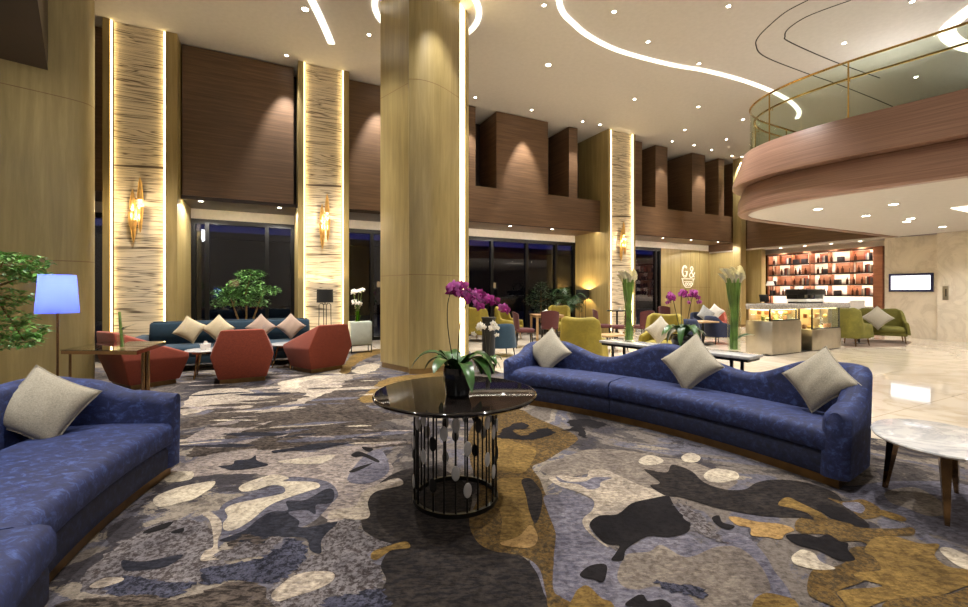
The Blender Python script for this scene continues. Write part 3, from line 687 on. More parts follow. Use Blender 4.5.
('c',[(-3.49,4.94),(-4.03,6.01),(-3.67,6.33),(-3.20,6.01),(-2.94,5.59),(-2.87,5.22),(-3.24,5.22)]),
('c',[(-2.56,5.10),(-2.51,5.46),(-2.43,5.59),(-2.51,6.01),(-2.93,6.14),(-2.90,6.47),(-2.49,6.33),(-2.17,6.51),(-2.13,6.17),(-2.25,5.72),(-2.31,5.16)]),
('u',[(-2.81,4.05),(-2.89,4.52),(-2.70,4.74),(-2.65,4.48),(-2.42,4.61),(-2.30,4.70),(-2.42,4.39),(-2.62,4.12)]),
('u',[(-2.53,3.92),(-2.48,4.07),(-2.16,4.20),(-2.21,4.02),(-2.37,3.89)]),
('u',[(-2.03,4.20),(-1.99,4.43),(-1.93,4.16)]),
('w',[(-3.20,6.69),(-2.88,7.31),(-2.50,8.06),(-2.37,7.09),(-2.48,6.69),(-2.80,6.33)]),
('g',[(-1.65,5.65),(-1.63,6.09),(-1.65,6.60),(-1.52,7.09),(-1.11,7.43),(-0.72,7.67),(-0.66,7.09),(-1.03,6.93),(-1.36,6.73),(-1.48,6.30),(-1.43,5.72),(-1.45,5.43)]),
('g',[(-2.56,7.63),(-2.76,8.60),(-2.93,9.85),(-2.67,10.53),(-2.29,10.71),(-2.45,9.39),(-2.51,8.36),(-2.37,7.45)]),
('w',[(-2.34,7.63),(-2.34,8.25),(-2.09,8.48),(-1.95,7.93),(-2.08,7.45)]),
('c',[(-2.84,6.64),(-2.57,7.18),(-2.18,7.10),(-2.25,6.50),(-2.52,6.23)]),
('g',[(0.10,3.21),(0.24,3.28),(0.33,3.18),(0.29,2.87),(0.30,2.62),(0.30,2.46),(0.27,2.38),(0.17,2.38),(0.09,2.41),(0.11,2.62),(0.10,2.78),(0.07,2.85)]),
('y',[(0.09,2.41),(0.20,2.48),(0.28,2.60),(0.31,2.49),(0.28,2.39),(0.20,2.37)]),
('d',[(0.28,3.21),(0.35,3.25),(0.40,3.08),(0.40,2.94),(0.36,2.74),(0.31,2.62),(0.29,2.80),(0.29,2.98)]),
('g',[(0.13,4.24),(0.29,4.04),(0.46,3.86),(0.40,3.57),(0.30,3.35),(0.17,3.39),(0.06,3.47)]),
('k',[(0.27,4.55),(0.41,4.66),(0.46,4.45),(0.30,4.38),(0.39,4.22),(0.61,4.45),(0.71,4.35),(0.64,4.22),(0.52,4.13),(0.36,4.10),(0.12,4.16),(0.15,4.28)]),
('k',[(0.92,4.70),(1.12,4.77),(1.30,4.59),(1.17,4.45),(1.06,4.52),(1.00,4.19),(0.94,4.19),(0.92,4.35),(0.79,4.38),(0.92,4.48)]),
('c',[(0.49,3.25),(0.58,3.30),(0.77,3.27),(0.83,3.39),(0.96,3.41),(1.05,3.28),(1.13,3.15),(1.26,3.01),(1.22,2.95),(1.01,2.87),(0.88,2.71),(0.76,2.69),(0.66,2.63),(0.63,2.57),(0.65,2.46),(0.69,2.38),(0.67,2.39),(0.62,2.50),(0.60,2.60),(0.62,2.68),(0.70,2.78),(0.74,2.91),(0.67,3.02),(0.55,3.12)]),
('l',[(0.55,3.29),(0.62,3.20),(0.75,3.20),(0.84,3.27),(0.97,3.26),(0.87,3.19),(0.83,3.10),(0.75,3.07),(0.69,3.15),(0.57,3.19)]),
('w',[(1.29,3.59),(1.39,3.70),(1.47,3.70),(1.50,3.59),(1.40,3.51),(1.30,3.51)]),
('w',[(1.69,3.68),(1.81,3.77),(1.85,3.68),(1.77,3.57),(1.67,3.57)]),
('d',[(1.27,3.41),(1.37,3.37),(1.44,3.37),(1.54,3.51),(1.63,3.39),(1.63,3.18),(1.72,3.07),(1.86,3.07),(2.02,3.18),(2.19,3.23),(2.38,3.18),(2.46,3.01),(2.37,2.80),(2.34,2.62),(2.26,2.58),(2.21,2.63),(2.14,2.78),(2.08,2.87),(2.04,2.62),(1.97,2.68),(1.85,2.69),(1.73,2.71),(1.61,2.76),(1.51,2.81),(1.42,2.89),(1.34,2.95),(1.25,2.98),(1.21,3.13),(1.30,3.18)]),
('w',[(1.70,3.32),(1.84,3.43),(1.97,3.37),(1.92,3.25),(1.76,3.18),(1.67,3.21)]),
('k',[(0.65,2.63),(0.73,2.71),(0.85,2.73),(0.99,2.87),(1.16,2.94),(1.27,2.97),(1.26,2.87),(1.25,2.76),(1.26,2.63),(1.19,2.52),(1.06,2.47),(0.95,2.48),(0.83,2.40),(0.77,2.34),(0.73,2.26),(0.67,2.26),(0.71,2.32),(0.75,2.39),(0.68,2.41),(0.64,2.54)]),
('p',[(1.26,2.84),(1.34,2.84),(1.36,2.71),(1.36,2.52),(1.36,2.41),(1.30,2.46),(1.25,2.54),(1.25,2.61)]),
('k',[(1.42,2.68),(1.48,2.71),(1.46,2.63),(1.51,2.59),(1.45,2.55),(1.41,2.59)]),
('k',[(0.48,2.15),(0.54,2.21),(0.61,2.23),(0.63,2.20),(0.58,2.09),(0.53,2.11),(0.49,2.12)]),
('k',[(0.64,1.93),(0.70,1.99),(0.74,2.00),(0.75,1.96),(0.82,1.97),(0.83,1.92)]),
('g',[(0.42,2.00),(0.46,2.05),(0.50,2.06),(0.54,1.98),(0.58,1.95),(0.56,1.87),(0.37,1.87)]),
('q',[(0.84,2.10),(0.94,2.07),(1.04,2.05),(1.01,1.98),(0.95,2.00),(0.86,2.04)]),
('g',[(1.23,1.96),(1.31,2.01),(1.37,2.00),(1.42,1.96),(1.36,1.87),(1.18,1.87)]),
('y',[(1.53,2.69),(1.59,2.69),(1.67,2.64),(1.80,2.61),(1.84,2.55),(1.75,2.50),(1.69,2.45),(1.63,2.47),(1.55,2.49),(1.59,2.57),(1.53,2.60)]),
('o',[(1.95,2.85),(2.08,2.95),(2.12,2.85),(2.15,2.74),(2.15,2.67),(2.22,2.64),(2.25,2.57),(2.44,2.56),(2.56,2.57),(2.48,2.49),(2.29,2.48),(2.16,2.40),(2.12,2.43),(2.00,2.43),(1.97,2.50),(1.85,2.51),(1.87,2.59),(1.97,2.68),(2.04,2.66),(2.06,2.76),(1.99,2.81)]),
('g',[(1.95,2.85),(2.08,2.95),(2.12,2.85),(2.15,2.74),(2.13,2.67),(2.07,2.73),(2.01,2.80)]),
('k',[(2.19,2.84),(2.33,2.81),(2.32,2.68),(2.34,2.62),(2.29,2.57),(2.22,2.62),(2.16,2.68)]),
('o',[(2.35,2.94),(2.42,2.89),(2.57,2.92),(2.58,2.81),(2.50,2.71),(2.36,2.67),(2.36,2.73),(2.38,2.81)]),
('g',[(2.57,2.78),(2.63,2.69),(2.57,2.64),(2.51,2.71)]),
('l',[(2.39,2.87),(2.50,2.88),(2.48,2.80),(2.40,2.74),(2.37,2.78)]),
('o',[(1.63,2.15),(1.70,2.19),(1.81,2.21),(1.91,2.26),(2.01,2.36),(2.10,2.38),(2.18,2.36),(2.03,2.18),(1.84,2.09),(1.70,2.04),(1.64,2.00),(1.62,1.90),(1.53,1.96),(1.52,2.02)]),
('g',[(2.23,2.46),(2.36,2.48),(2.44,2.41),(2.54,2.40),(2.41,2.30),(2.38,2.21),(2.46,2.18),(2.50,2.13),(2.39,2.04),(2.32,2.06),(2.13,2.00),(1.98,1.98),(1.83,1.96),(1.64,1.90),(1.64,1.97),(1.66,2.02),(1.75,2.04),(1.91,2.06),(1.84,2.12),(1.87,2.16),(2.01,2.18),(2.07,2.28),(2.07,2.34)]),
('k',[(1.75,2.49),(1.87,2.50),(1.92,2.47),(2.00,2.50),(2.01,2.43),(2.04,2.41),(1.99,2.35),(1.95,2.26),(1.86,2.26),(1.82,2.34),(1.74,2.40)]),
('w',[(1.63,2.28),(1.68,2.32),(1.74,2.35),(1.78,2.32),(1.76,2.25),(1.79,2.19),(1.70,2.18),(1.64,2.20),(1.61,2.23)]),
('o',[(1.75,1.90),(1.87,1.97),(2.15,2.00),(2.31,2.05),(2.39,2.04),(2.19,1.87),(1.73,1.87)]),
('w',[(2.49,2.35),(2.56,2.37),(2.59,2.30),(2.57,2.23),(2.46,2.18),(2.44,2.24)]),
]
crd = random.Random(17)
def y_far(p): return min(q[1] for q in p) > 3.9
for k in range(110):      # woven streaks of the far half
    px, py = crd.uniform(185, 402), crd.uniform(372, 452); x, y = fl(px, py); a = R(crd.uniform(-4, 24)); L = crd.uniform(.12, .5)*(.6+.4*y/6); w_ = L*crd.uniform(.07, .2)
    if math.hypot(x+.196, y-2.96) < .9 or x < -2.75+(3.4-y)*.2 and y < 4.2: continue
    q = []
    for i in range(9):
        t = 2*pi*i/9; u_, v_ = L*math.cos(t)*crd.uniform(.75, 1.1), w_*math.sin(t)*crd.uniform(.5, 1.4); q.append((x+u_*math.cos(a)-v_*math.sin(a), y+u_*math.sin(a)+v_*math.cos(a)))
    BLOBS.insert(13, (crd.choice('cucbbuwsn'), q)) if k % 2 else BLOBS.append((crd.choice('cucbbbusn'), q))
for k, (c, pts) in enumerate(BLOBS):
    q = pts; m = len(q); out = []
    for i in range(m):
        p0, p1, p2, p3 = [Vector(q[(i+j) % m]) for j in (-1, 0, 1, 2)]
        jt = .016 if c in 'bupq' or y_far(pts) else 0
        for s in range(9):
            t = s/9; p1 = p1 if s else p1; out.append(.5*((2*p1)+(-p0+p2)*t+(2*p0-5*p1+4*p2-p3)*t*t+(-p0+3*p1-3*p2+p3)*t**3)+Vector((crd.uniform(-1.6, 1.6)*jt, crd.uniform(-.6, .6)*jt)))
    z = .0081+.00003*k
    vs_, es_, fs_ = delaunay_2d_cdt([Vector((p.x, p.y)) for p in out], [], [list(range(len(out)))], 1, 1e-5)[:3]
    bv = [cb.bm.verts.new((p.x, p.y, z)) for p in vs_]
    for f in fs_:
        nf_ = cb.bm.faces.new([bv[i] for i in f]); nf_.material_index = 1+CK.index(c); nf_.normal_update()
        if nf_.normal.z < 0: nf_.normal_flip()
cb.bm.normal_update()
carp = cb.build('carpet', [CB] + [CM[k] for k in CK])
for f in carp.data.polygons:
    pass
tag(carp, 'woven lobby carpet with camouflage pools of charcoal, slate, cream and gold', 'carpet')

# ---------------------------------------------------------------- the two curved sofas
RS, rs = curved_sofa('long curved blue velvet sofa with wavy back, right of the round black table', (.235, 5.50), (2.52, 3.0), 4.9, -1, [.40],
    [(0, .56), (.06, .60), (.13, .74), (.20, .76), (.335, .60), (.50, .83), (.68, .63), (.80, .82), (.87, .84), (.95, .60), (1, .56)], .74, (), .115)
LS, ls = curved_sofa('curved blue velvet sofa cut off by the left edge, one cream pillow on it', (-2.39, 3.40), (-.97, .50), 4.7, 1, [.50],
    [(0, .63), (.05, .66), (.12, .76), (.17, .80), (.23, .79), (.35, .66), (.5, .82), (.66, .62), (.8, .8), (.86, .82), (.94, .6), (1, .56)], 1.0, (0, .09))

def pillow_mesh(s, th=.085, ang=45, n=22):
    m = MB(); g = {}
    for sd in (1, -1):
        for i in range(n+1):
            for j in range(n+1):
                x, y = 2*i/n-1, 2*j/n-1
                k = ((1-x*x)*(1-y*y))**.42
                px = x*(1-.10*(1-y*y)*abs(x)); py = y*(1-.10*(1-x*x)*abs(y))
                wr = .006*math.sin(9*x+3*y)*k
                bd = i in (0, n) or j in (0, n)
                P = (px*s/2, -sd*(th*k+wr*.6), py*s/2)
                a = R(ang); P = (P[0]*math.cos(a)+P[2]*math.sin(a), P[1], -P[0]*math.sin(a)+P[2]*math.cos(a))
                g[(sd, i, j)] = g[(1, i, j)] if (bd and sd == -1) else m.bm.verts.new(P)
    for sd in (1, -1):
        for i in range(n):
            for j in range(n):
                q = [g[(sd, i, j)], g[(sd, i+1, j)], g[(sd, i+1, j+1)], g[(sd, i, j+1)]]
                m.bm.faces.new(q if sd == 1 else q[::-1])
    return m, g
def pillow(loc, s, lean, yaw, mat, label, grp=None, ang=45, th=.085):
    m, g = pillow_mesh(s, th, ang); t = m.build('throw_pillow', mat, None, 60, loc, (R(lean), 0, R(yaw)))
    a = R(ang); n = 12; pts = []
    for k in range(4*n):
        u = k % n/n*2-1; sd = k//n
        x, y = ((u, -1), (1, u), (-u, 1), (-1, -u))[sd]
        px = x*(1-.10*(1-y*y)*abs(x)); py = y*(1-.10*(1-x*x)*abs(y))
        X, Z = px*s/2, py*s/2
        pts.append((X*math.cos(a)+Z*math.sin(a), 0, -X*math.sin(a)+Z*math.cos(a)))
    MB().tube(pts, .006, 6, True).build('piping', mat, t)
    return tag(t, label, 'pillow', grp)
GP = 'pale throw pillows on the blue sofas'
def on_sofa(sf, f, d):
    Cx, Cy, Rf, a0, a1 = sf; a = a0+(a1-a0)*f
    return Cx+(Rf+d)*math.cos(a), Cy+(Rf+d)*math.sin(a), math.degrees(math.atan2(Cy-(Cy+math.sin(a)), Cx-(Cx+math.cos(a))))+90
for (px, py, t, s, lean, dy, lab) in ((548.5, 351, 5.72, .46, -22, 0, 'cream pillow at the far end of the right-hand blue sofa'),
                               (691, 363, 4.45, .46, -22, 0, 'beige pillow at the middle of the right-hand blue sofa'),
                               (819, 379, 3.52, .40, -22, 0, 'beige pillow at the near end of the right-hand blue sofa by the marble table')):
    x, y = at(px, t); Cx, Cy = rs[0], rs[1]
    yaw = math.degrees(math.atan2(Cy-y, Cx-x))+90
    pillow((x, y, hz(py, t)), s, lean, yaw, LINEN, lab, GP)
x, y = at(44, 2.98); pillow((x, y, hz(406, 2.98)), .43, -24, -24+58, LINEN, 'cream pillow on the left-hand blue sofa', GP, 33)

# ---------------------------------------------------------------- round black table
tx, ty = -.196, 2.96
rt = thing('round_table', 'round black glossy table with cage base of bars and oval discs', 'table', (tx, ty, .008))
TZ = .73
MB().lathe([(.50, TZ-.035), (.535, TZ-.032), (.555, TZ-.018), (.556, TZ-.008), (.548, TZ-.001), (.54, TZ), (.001, TZ)], 72).build('tabletop', BLACKT, rt)
MB().lathe([(.27, 0), (.292, 0), (.292, .03), (.27, .03), (.27, 0)], 48, (0, 0, 0), False).build('base_ring', BLACKM, rt)
MB().lathe([(.26, TZ-.06), (.292, TZ-.06), (.292, TZ-.034), (.001, TZ-.034)], 48).build('top_ring', BLACKM, rt)
nb = 24
for k in range(nb):
    a = 2*pi*k/nb+.07; x, y = .281*math.cos(a), .281*math.sin(a)
    bar = MB().tube([(x, y, .02), (x, y, TZ-.05)], .0065, 6).build('bar', BLACKM, rt)
    for z in (((.60, .30), (.18, .44), (.54,), (.36, .60), (.22, .48), (.50,))[k % 6]):
        z += .03*math.sin(k*2.3)
        M = Matrix.Rotation(a, 4, 'Z')
        MB().ell((x+.008*math.cos(a), y+.008*math.sin(a), z), (.006, .027, .048), 16, 10, M).build('oval_disc', SILVER if k % 4 else BLACKM, bar)

# ---------------------------------------------------------------- orchids
def bezier(p0, p1, p2, p3, n=14):
    o = []
    for i in range(n+1):
        t = i/n; o.append(tuple((1-t)**3*a+3*t*(1-t)**2*b+3*t*t*(1-t)*c+t**3*d for a, b, c, d in zip(p0, p1, p2, p3)))
    return o
def strap_leaf(mb, pts, w, up=Vector((0, 0, 1)), fold=.25):
    secs = []; m = len(pts); P = [Vector(p) for p in pts]
    for i, p in enumerate(P):
        d = (P[min(i+1, m-1)]-P[max(i-1, 0)]).normalized(); sdv = d.cross(up)
        if sdv.length < 1e-3: sdv = Vector((1, 0, 0))
        sdv.normalize(); nrm = sdv.cross(d); f = i/(m-1)
        ww = w*(math.sin(pi*min(1, f*.86+.14)))**.55*.5 if f < 1 else .001
        secs.append([p-sdv*ww+nrm*fold*ww, p-sdv*ww*.5+nrm*fold*ww*.35, p, p+sdv*ww*.5+nrm*fold*ww*.35, p+sdv*ww+nrm*fold*ww])
    return mb.loft(secs, False, False)
def flower(mb, c, s, face, roll=0, petals=None):
    z = Vector(face).normalized(); x = z.cross(Vector((0, 0, 1))).normalized(); y = x.cross(z)
    c = Vector(c)
    for k, (an, l, w) in enumerate(((90, 1, .55), (215, 1, .5), (325, 1, .5), (20, 1.05, .95), (160, 1.05, .95))):
        a = R(an+roll); d = x*math.cos(a)+y*math.sin(a); e = z.cross(d)
        pts = []
        rows = []
        for i in range(6):
            f = i/5; ww = w*s*.5*math.sin(pi*(.12+.88*f))**.7 if f < 1 else .0005
            p = c+d*s*l*f+z*(.12*s*math.sin(f*pi)-.1*s*f*f+.01*k*s)
            rows.append([p-e*ww-z*.06*ww, p+z*.1*ww, p+e*ww-z*.06*ww])
        mb.loft(rows, False, False)
    return mb
def orchid(loc, label, s=1.0, pet=(), lip=None, stems=2, pot=BLACKP, spread=1, arch=((.18, .26),), seed=1, nf=7, potr=.075, loc_rz=0, grp=None, leaves=9, ls=1.0, poth=None, fs=1.0):
    rd = random.Random(seed)
    t = thing('potted_orchid', label, 'orchid', loc, loc_rz, grp)
    hp = poth or (.11*s+.02)
    MB().lathe([(potr*.62, 0), (potr*.8, .006), (potr*.98, hp*.55), (potr, hp*.8), (potr*.93, hp), (potr*.86, hp), (potr*.8, hp*.8), (.001, hp*.8)], 28).build('pot', pot, t)
    ph = hp*.92
    for k in range(leaves):
        a = 2*pi*k/leaves+rd.uniform(-.3, .3)+.4; L = s*ls*rd.uniform(.17, .25); w = s*ls*rd.uniform(.068, .092)
        dr = rd.uniform(-.12, .06); up = rd.uniform(.08, .17)*s; ca, sa = math.cos(a), math.sin(a)
        pts = bezier((ca*.015, sa*.015, ph-.02), (ca*L*.35, sa*L*.35, ph+up), (ca*L*.75, sa*L*.75, ph+up), (ca*L, sa*L, ph+dr*s), 9)
        strap_leaf(MB(), pts, w).build('leaf', LEAFO, t)
    for q in range(stems):
        ax, ay, top, reach, rx = arch[q % len(arch)]
        pts = bezier((ax*.1, ay*.1, ph-.02), (ax, ay, ph+top*.6), (ax*1.1+rx*.1, ay, ph+top*1.25), (rx, ay*.7+reach, ph+top*.70), 22)
        MB().tube(pts, [.0042*s*(1-.4*i/22) for i in range(23)], 6).build('flower_stem', STEMO, t)
        for k in range(nf):
            f = .60+.40*k/(nf-1); p = pts[min(22, int(f*22))]
            off = Vector((rd.uniform(-.02, .02), rd.uniform(-.03, .03), rd.uniform(-.035, .012)))*s
            c = Vector(p)+off; sz = fs*s*rd.uniform(.048, .058)*(1-.25*(k/(nf-1)))
            fo = flower(MB(), c, sz, (rd.uniform(-.5, .6), -1, rd.uniform(-.25, .2)), rd.uniform(-20, 20)).build('flower', pet[k % len(pet)], t, 70)
            MB().ell(c+Vector((0, -.012*s, -.004*s)), (.008*s, .009*s, .011*s), 8, 6).build('flower_lip', lip, fo)
    return t
orchid((tx+.02, ty-.10, TZ+.008), 'magenta orchid in glossy black pot on the round black table', .95, (MAG, MAG, MAGL), MAG, 2, BLACKP, 1, ((-.11, .02, .60, -.02, .17), (.0, .03, .55, -.03, .33)), 3, 10, .096, 0, None, 10, 1.35, .185)
x, y = at(487.5, 7.5)
orchid((x, y, 0), 'white orchid in dark pot on the marble floor beyond the round table', 1.25, (WPET,), CALLA, 2, BLACKP, 1, ((-.03, .0, .78, 0, -.22), (.05, 0, .78, 0, .17)), 5, 8, .14)

# ---------------------------------------------------------------- oval marble side table at the right
mt = thing('marble_side_table', 'low oval white marble table on brass legs at the right edge', 'table', (2.93, 2.78, .008), R(48))
def oval(a, b, z, n=48): return [(a*math.cos(2*pi*k/n), b*math.sin(2*pi*k/n), z) for k in range(n)]
MB().loft([oval(.40, .28, .455), oval(.435, .315, .462), oval(.443, .322, .472), oval(.438, .318, .48), oval(.43, .31, .482)]).build('tabletop', MTABLE, mt)
MB().loft([oval(.34, .22, .44), oval(.34, .22, .455)]).build('top_frame', BRASS, mt)
ca, sa = math.cos(R(-48)), math.sin(R(-48))
for X, Y in ((2.90, 3.11), (2.80, 2.60), (3.32, 3.02), (3.16, 2.55)):
    lx, ly = X-2.93, Y-2.78; px_, py_ = lx*ca-ly*sa, lx*sa+ly*ca
    dx, dy = -px_*.22, -py_*.22
    a = math.atan2(py_, px_)
    m = MB(); secs = []
    for z, w, k in ((0, .012, 0), (.22, .021, .5), (.452, .032, 1)):
        cx, cy = px_+dx*k, py_+dy*k
        secs.append([(cx+math.cos(a+q)*w*1.3, cy+math.sin(a+q)*w*1.3, z) for q in (pi/4, 3*pi/4, 5*pi/4, 7*pi/4)])
    m.loft(secs).build('leg', GOLDM, mt)

# ---------------------------------------------------------------- console behind the sofa with callas and orchid
CZ = .74
ca_, cb_ = (1.76, 6.17), (2.92, 4.60)
cang = math.atan2(cb_[1]-ca_[1], cb_[0]-ca_[0]); cL = math.hypot(cb_[0]-ca_[0], cb_[1]-ca_[1])
con = thing('console_table', 'long white marble console table behind the right-hand blue sofa', 'console', ((ca_[0]+cb_[0])/2, (ca_[1]+cb_[1])/2, 0), cang)
MB().b(-cL/2, cL/2, -.17, .17, CZ-.035, CZ, .006).build('tabletop', MTABLE, con)
MB().b(-cL/2+.03, cL/2-.03, -.15, .15, CZ-.065, CZ-.035).build('apron', BLACKM, con)
for sx in (-1, 1):
    for sy in (-1, 1): MB().b(sx*(cL/2-.2)-.014, sx*(cL/2-.2)+.014, sy*.13-.014, sy*.13+.014, 0, CZ-.06).build('leg', BLACKM, con)
def calla(px, py, t, label, vlabel, hv, ht, seed, leafy=False):
    rd = random.Random(seed); x, y = at(px, t); z = CZ
    v = thing('glass_vase', vlabel, 'vase', (x, y, z))
    MB().lathe([(.001, 0), (.062, 0), (.066, .01), (.07, hv), (.066, hv), (.062, .02), (.001, .02)], 28).build('vase_body', WATERV, v)
    b = thing('calla_bouquet', label, 'flowers', (x, y, z+.022))
    n = 22
    for k in range(n):
        a = 2*pi*k/n+rd.uniform(-.2, .2); r0 = rd.uniform(.01, .055); r1 = r0+rd.uniform(.015, .05)*(1 if k % 3 else .4); h = ht*rd.uniform(.9, .985)
        p0 = (r0*math.cos(a+2), r0*math.sin(a+2), 0); p1 = (r1*math.cos(a), r1*math.sin(a), h)
        pts = bezier(p0, (p0[0], p0[1], h*.4), (p1[0]*.8, p1[1]*.8, h*.7), p1, 10)
        st = MB().tube(pts, .0085, 6).build('stem', STEMG, b)
        d = Vector((math.cos(a)*.42, math.sin(a)*.42, 1)).normalized()
        # a calla bloom: a rolled funnel with a pointed lip
        m = MB(); xx = d.cross(Vector((0, 1, 0))).normalized(); yy = d.cross(xx); c = Vector(p1); secs = []
        for i in range(6):
            f = i/5; rr = .008+.024*f**1.6
            secs.append([c+d*(.10*f+(.035*f*f*math.cos(q)))+(xx*math.cos(q)+yy*math.sin(q))*rr*(1+.35*f*max(0, math.cos(q))) for q in [2*pi*j/12 for j in range(12)]])
        m.loft(secs, True, False).build('bloom', CALLA, st, 80)
    if leafy:
        pts = [(0, 0, .1), (.07, -.03, .14), (.13, -.05, .19), (.2, -.06, .16)]
        strap_leaf(MB(), bezier(*pts), .13).build('leaf', LEAFO, b)
calla(629, 341, 5.92, 'tall bunch of white calla lilies at the far end of the console', 'clear cylinder vase at the far end of the marble console', .50, .86, 2)
calla(734, 351, 4.94, 'tall bunch of white calla lilies at the near end of the console', 'clear cylinder vase at the near end of the marble console', .50, .84, 9, True)
x, y = at(683, 5.36)
orchid((x, y, CZ), 'three-stemmed magenta orchid in black bowl between the calla vases', 1.15, (MAG, MAGL), MAG, 3, BLACKP, 1, ((-.12, 0, .58, 0, -.16), (-.03, .02, .62, 0, .08), (.10, 0, .60, 0, .20)), 11, 8, .145, 0, None, 13, 1.15, None, .72)

# ---------------------------------------------------------------- rust tub armchairs seen from behind (local front = -y)
def rust_chair(label):
    t = thing('tub_armchair', label, 'armchair', (0, 0, .008), 0, 'rust tub armchairs')
    # outer hull: three levels, U shaped
    def hull(i):
        b = [(-.36+i, -.34), (-.33+i, .30-i), (.33-i, .30-i), (.36-i, -.34)]
        md = [(-.455+i, -.43), (-.43+i, .40-i), (.43-i, .40-i), (.455-i, -.43)]
        tp = [(-.455+i, -.43), (-.29+i*.8, .47-i), (.29-i*.8, .47-i), (.455-i, -.43)]
        return [[(*p, .07) for p in b], [(*md[0], .40), (*md[1], .44), (*md[2], .44), (*md[3], .40)], [(*tp[0], .47), (*tp[1], .84), (*tp[2], .84), (*tp[3], .47)]]
    o, n = hull(0), hull(.085)
    m = MB(); V = lambda p: m.bm.verts.new(p)
    O = [[V(p) for p in r] for r in o]; I = [[V(p) for p in r] for r in n]
    F_ = m.bm.faces.new
    for r in (0, 1):
        for c in (0, 1, 2):
            F_((O[r][c], O[r][c+1], O[r+1][c+1], O[r+1][c])); F_((I[r][c+1], I[r][c], I[r+1][c], I[r+1][c+1]))
    for c in (0, 1, 2): F_((O[2][c], O[2][c+1], I[2][c+1], I[2][c])); F_((O[0][c+1], O[0][c], I[0][c], I[0][c+1]))
    for r in (0, 1):
        F_((O[r][0], O[r+1][0], I[r+1][0], I[r][0])); F_((O[r+1][3], O[r][3], I[r][3], I[r+1][3]))
    bmesh.ops.recalc_face_normals(m.bm, faces=m.bm.faces[:])
    es = [e for e in m.bm.edges if len(e.link_faces) == 2 and e.calc_face_angle(0) > R(12)]
    bmesh.ops.bevel(m.bm, geom=es, offset=.02, segments=3, profile=.5, affect='EDGES')
    m.build('backrest', RUST, t, 50)
    cushion(MB(), .70, .74, .15, (0, -.03, .27), .03, .05).build('seat_cushion', RUST, t, 50)
    MB().b(-.33, .33, -.34, .28, .07, .27, .01).build('seat_base', RUST, t)
    MB().b(-.31, .31, -.31, .27, 0, .07).build('plinth', PLINTH, t)
    return t
rc0 = rust_chair('rust armchair seen from behind, middle of the three rust armchairs')
x, y = at(243, 6.95); rc0.location = (x, y, .008); rc0.rotation_euler = (0, 0, R(209))
x, y = at(319, 7.85); dup(rc0, (x, y, .008), R(232), 'rust armchair seen from behind nearest the central column')
x, y = at(143, 6.55); dup(rc0, (x, y, .008), R(150), 'rust armchair behind the mirrored bronze side table')

# ---------------------------------------------------------------- teal sofa by the window
ts = thing('long_sofa', 'long teal sofa under the window between the two striped pillars', 'sofa', (*UV(-.63, 9.58), .008), A)
W2 = 1.38
MB().b(-W2, W2, -.42, .42, .13, .27, .02).build('base', TEAL, ts)
for a, b in ((-W2+.0, -.32), (-.315, W2)):
    cushion(MB(), b-a-.006, .66, .17, ((a+b)/2, -.11, .27), .02, .05).build('seat_cushion', TEAL, ts, 50)
for a, b in ((-W2, -.32), (-.31, W2)):
    cushion(MB(), b-a, .2, .43, ((a+b)/2, .32, .42), .01, .06).build('back_cushion', TEAL, ts, 50)
MB().b(-W2-.14, -W2, -.3, .42, .13, .62, .03).build('armrest', TEAL, ts)
for sx in (-W2+.1, -.3, W2-.1):
    for sy in (-.34, .34): MB().b(sx-.02, sx+.02, sy-.02, sy+.02, 0, .13).build('leg', BLACKM, ts)
GT = 'throw pillows on the teal sofa'
for px, py, t, mt_, ang, lab in ((190, 335, 8.05, LINEN2, 32, 'leftmost cream pillow on the teal sofa'), (218.5, 331.5, 8.25, LINEN2, 45, 'cream pillow second from the left on the teal sofa'),
                           (261, 331, 8.45, LINEN3, 45, 'beige pillow behind the middle rust armchair on the teal sofa'), (291, 330, 8.6, LINEN3, 45, 'dusty beige pillow at the right end of the teal sofa')):
    u = wp(px, 9.50); x, y = UV(u, 9.50); pillow((x, y, .73), .39, -20, math.degrees(A), mt_, lab, GT, ang, .075)

# small round marble tables with wooden legs
def round_small(loc, label, rz=0):
    t = thing('coffee_table', label, 'table', loc, rz, 'small round marble tables')
    MB().lathe([(.25, .425), (.283, .43), (.288, .445), (.282, .452), (.001, .452)], 36).build('tabletop', MTABLE, t)
    MB().lathe([(.20, .395), (.20, .425), (.001, .425)], 24).build('top_support', GOLDM, t)
    for k in range(3):
        a = 2*pi*k/3+.5
        MB().tube([(.26*math.cos(a), .26*math.sin(a), 0), (.15*math.cos(a), .17*math.sin(a), .41)], [.014, .022], 8).build('leg', GOLDM, t)
    return t
x, y = at(205, 7.2); c1 = round_small((x, y, .008), 'round white marble table left of the middle rust armchair'); tx1, ty1 = x, y
x, y = at(287, 8.05); dup(c1, (x, y, .008), R(40), 'round white marble table glimpsed between two rust armchairs')
nb_ = MB(); nb_.loft([[(sx*w, sy*w, z) for sx, sy in ((-1, -1), (1, -1), (1, 1), (-1, 1))] for w, z in ((.05, 0), (.055, .09), (.06, .1), (.045, .1))])
tb = thing('tissue_box', 'small white tissue box on the round marble table', 'box', (tx1+.04, ty1-.05, .46))
nb_.build('box_body', PORC, tb)
m = MB()
for k in range(3): m.loft([[(-.03, -.015+.015*k, .09), (.03, -.02+.015*k, .09)], [(-.02, -.01+.012*k, .13), (.028, .0+.01*k, .125)], [(-.005, -.02+.02*k, .15), (.012, .01, .145)]], False, False)
m.build('tissue', PAPER, tb)

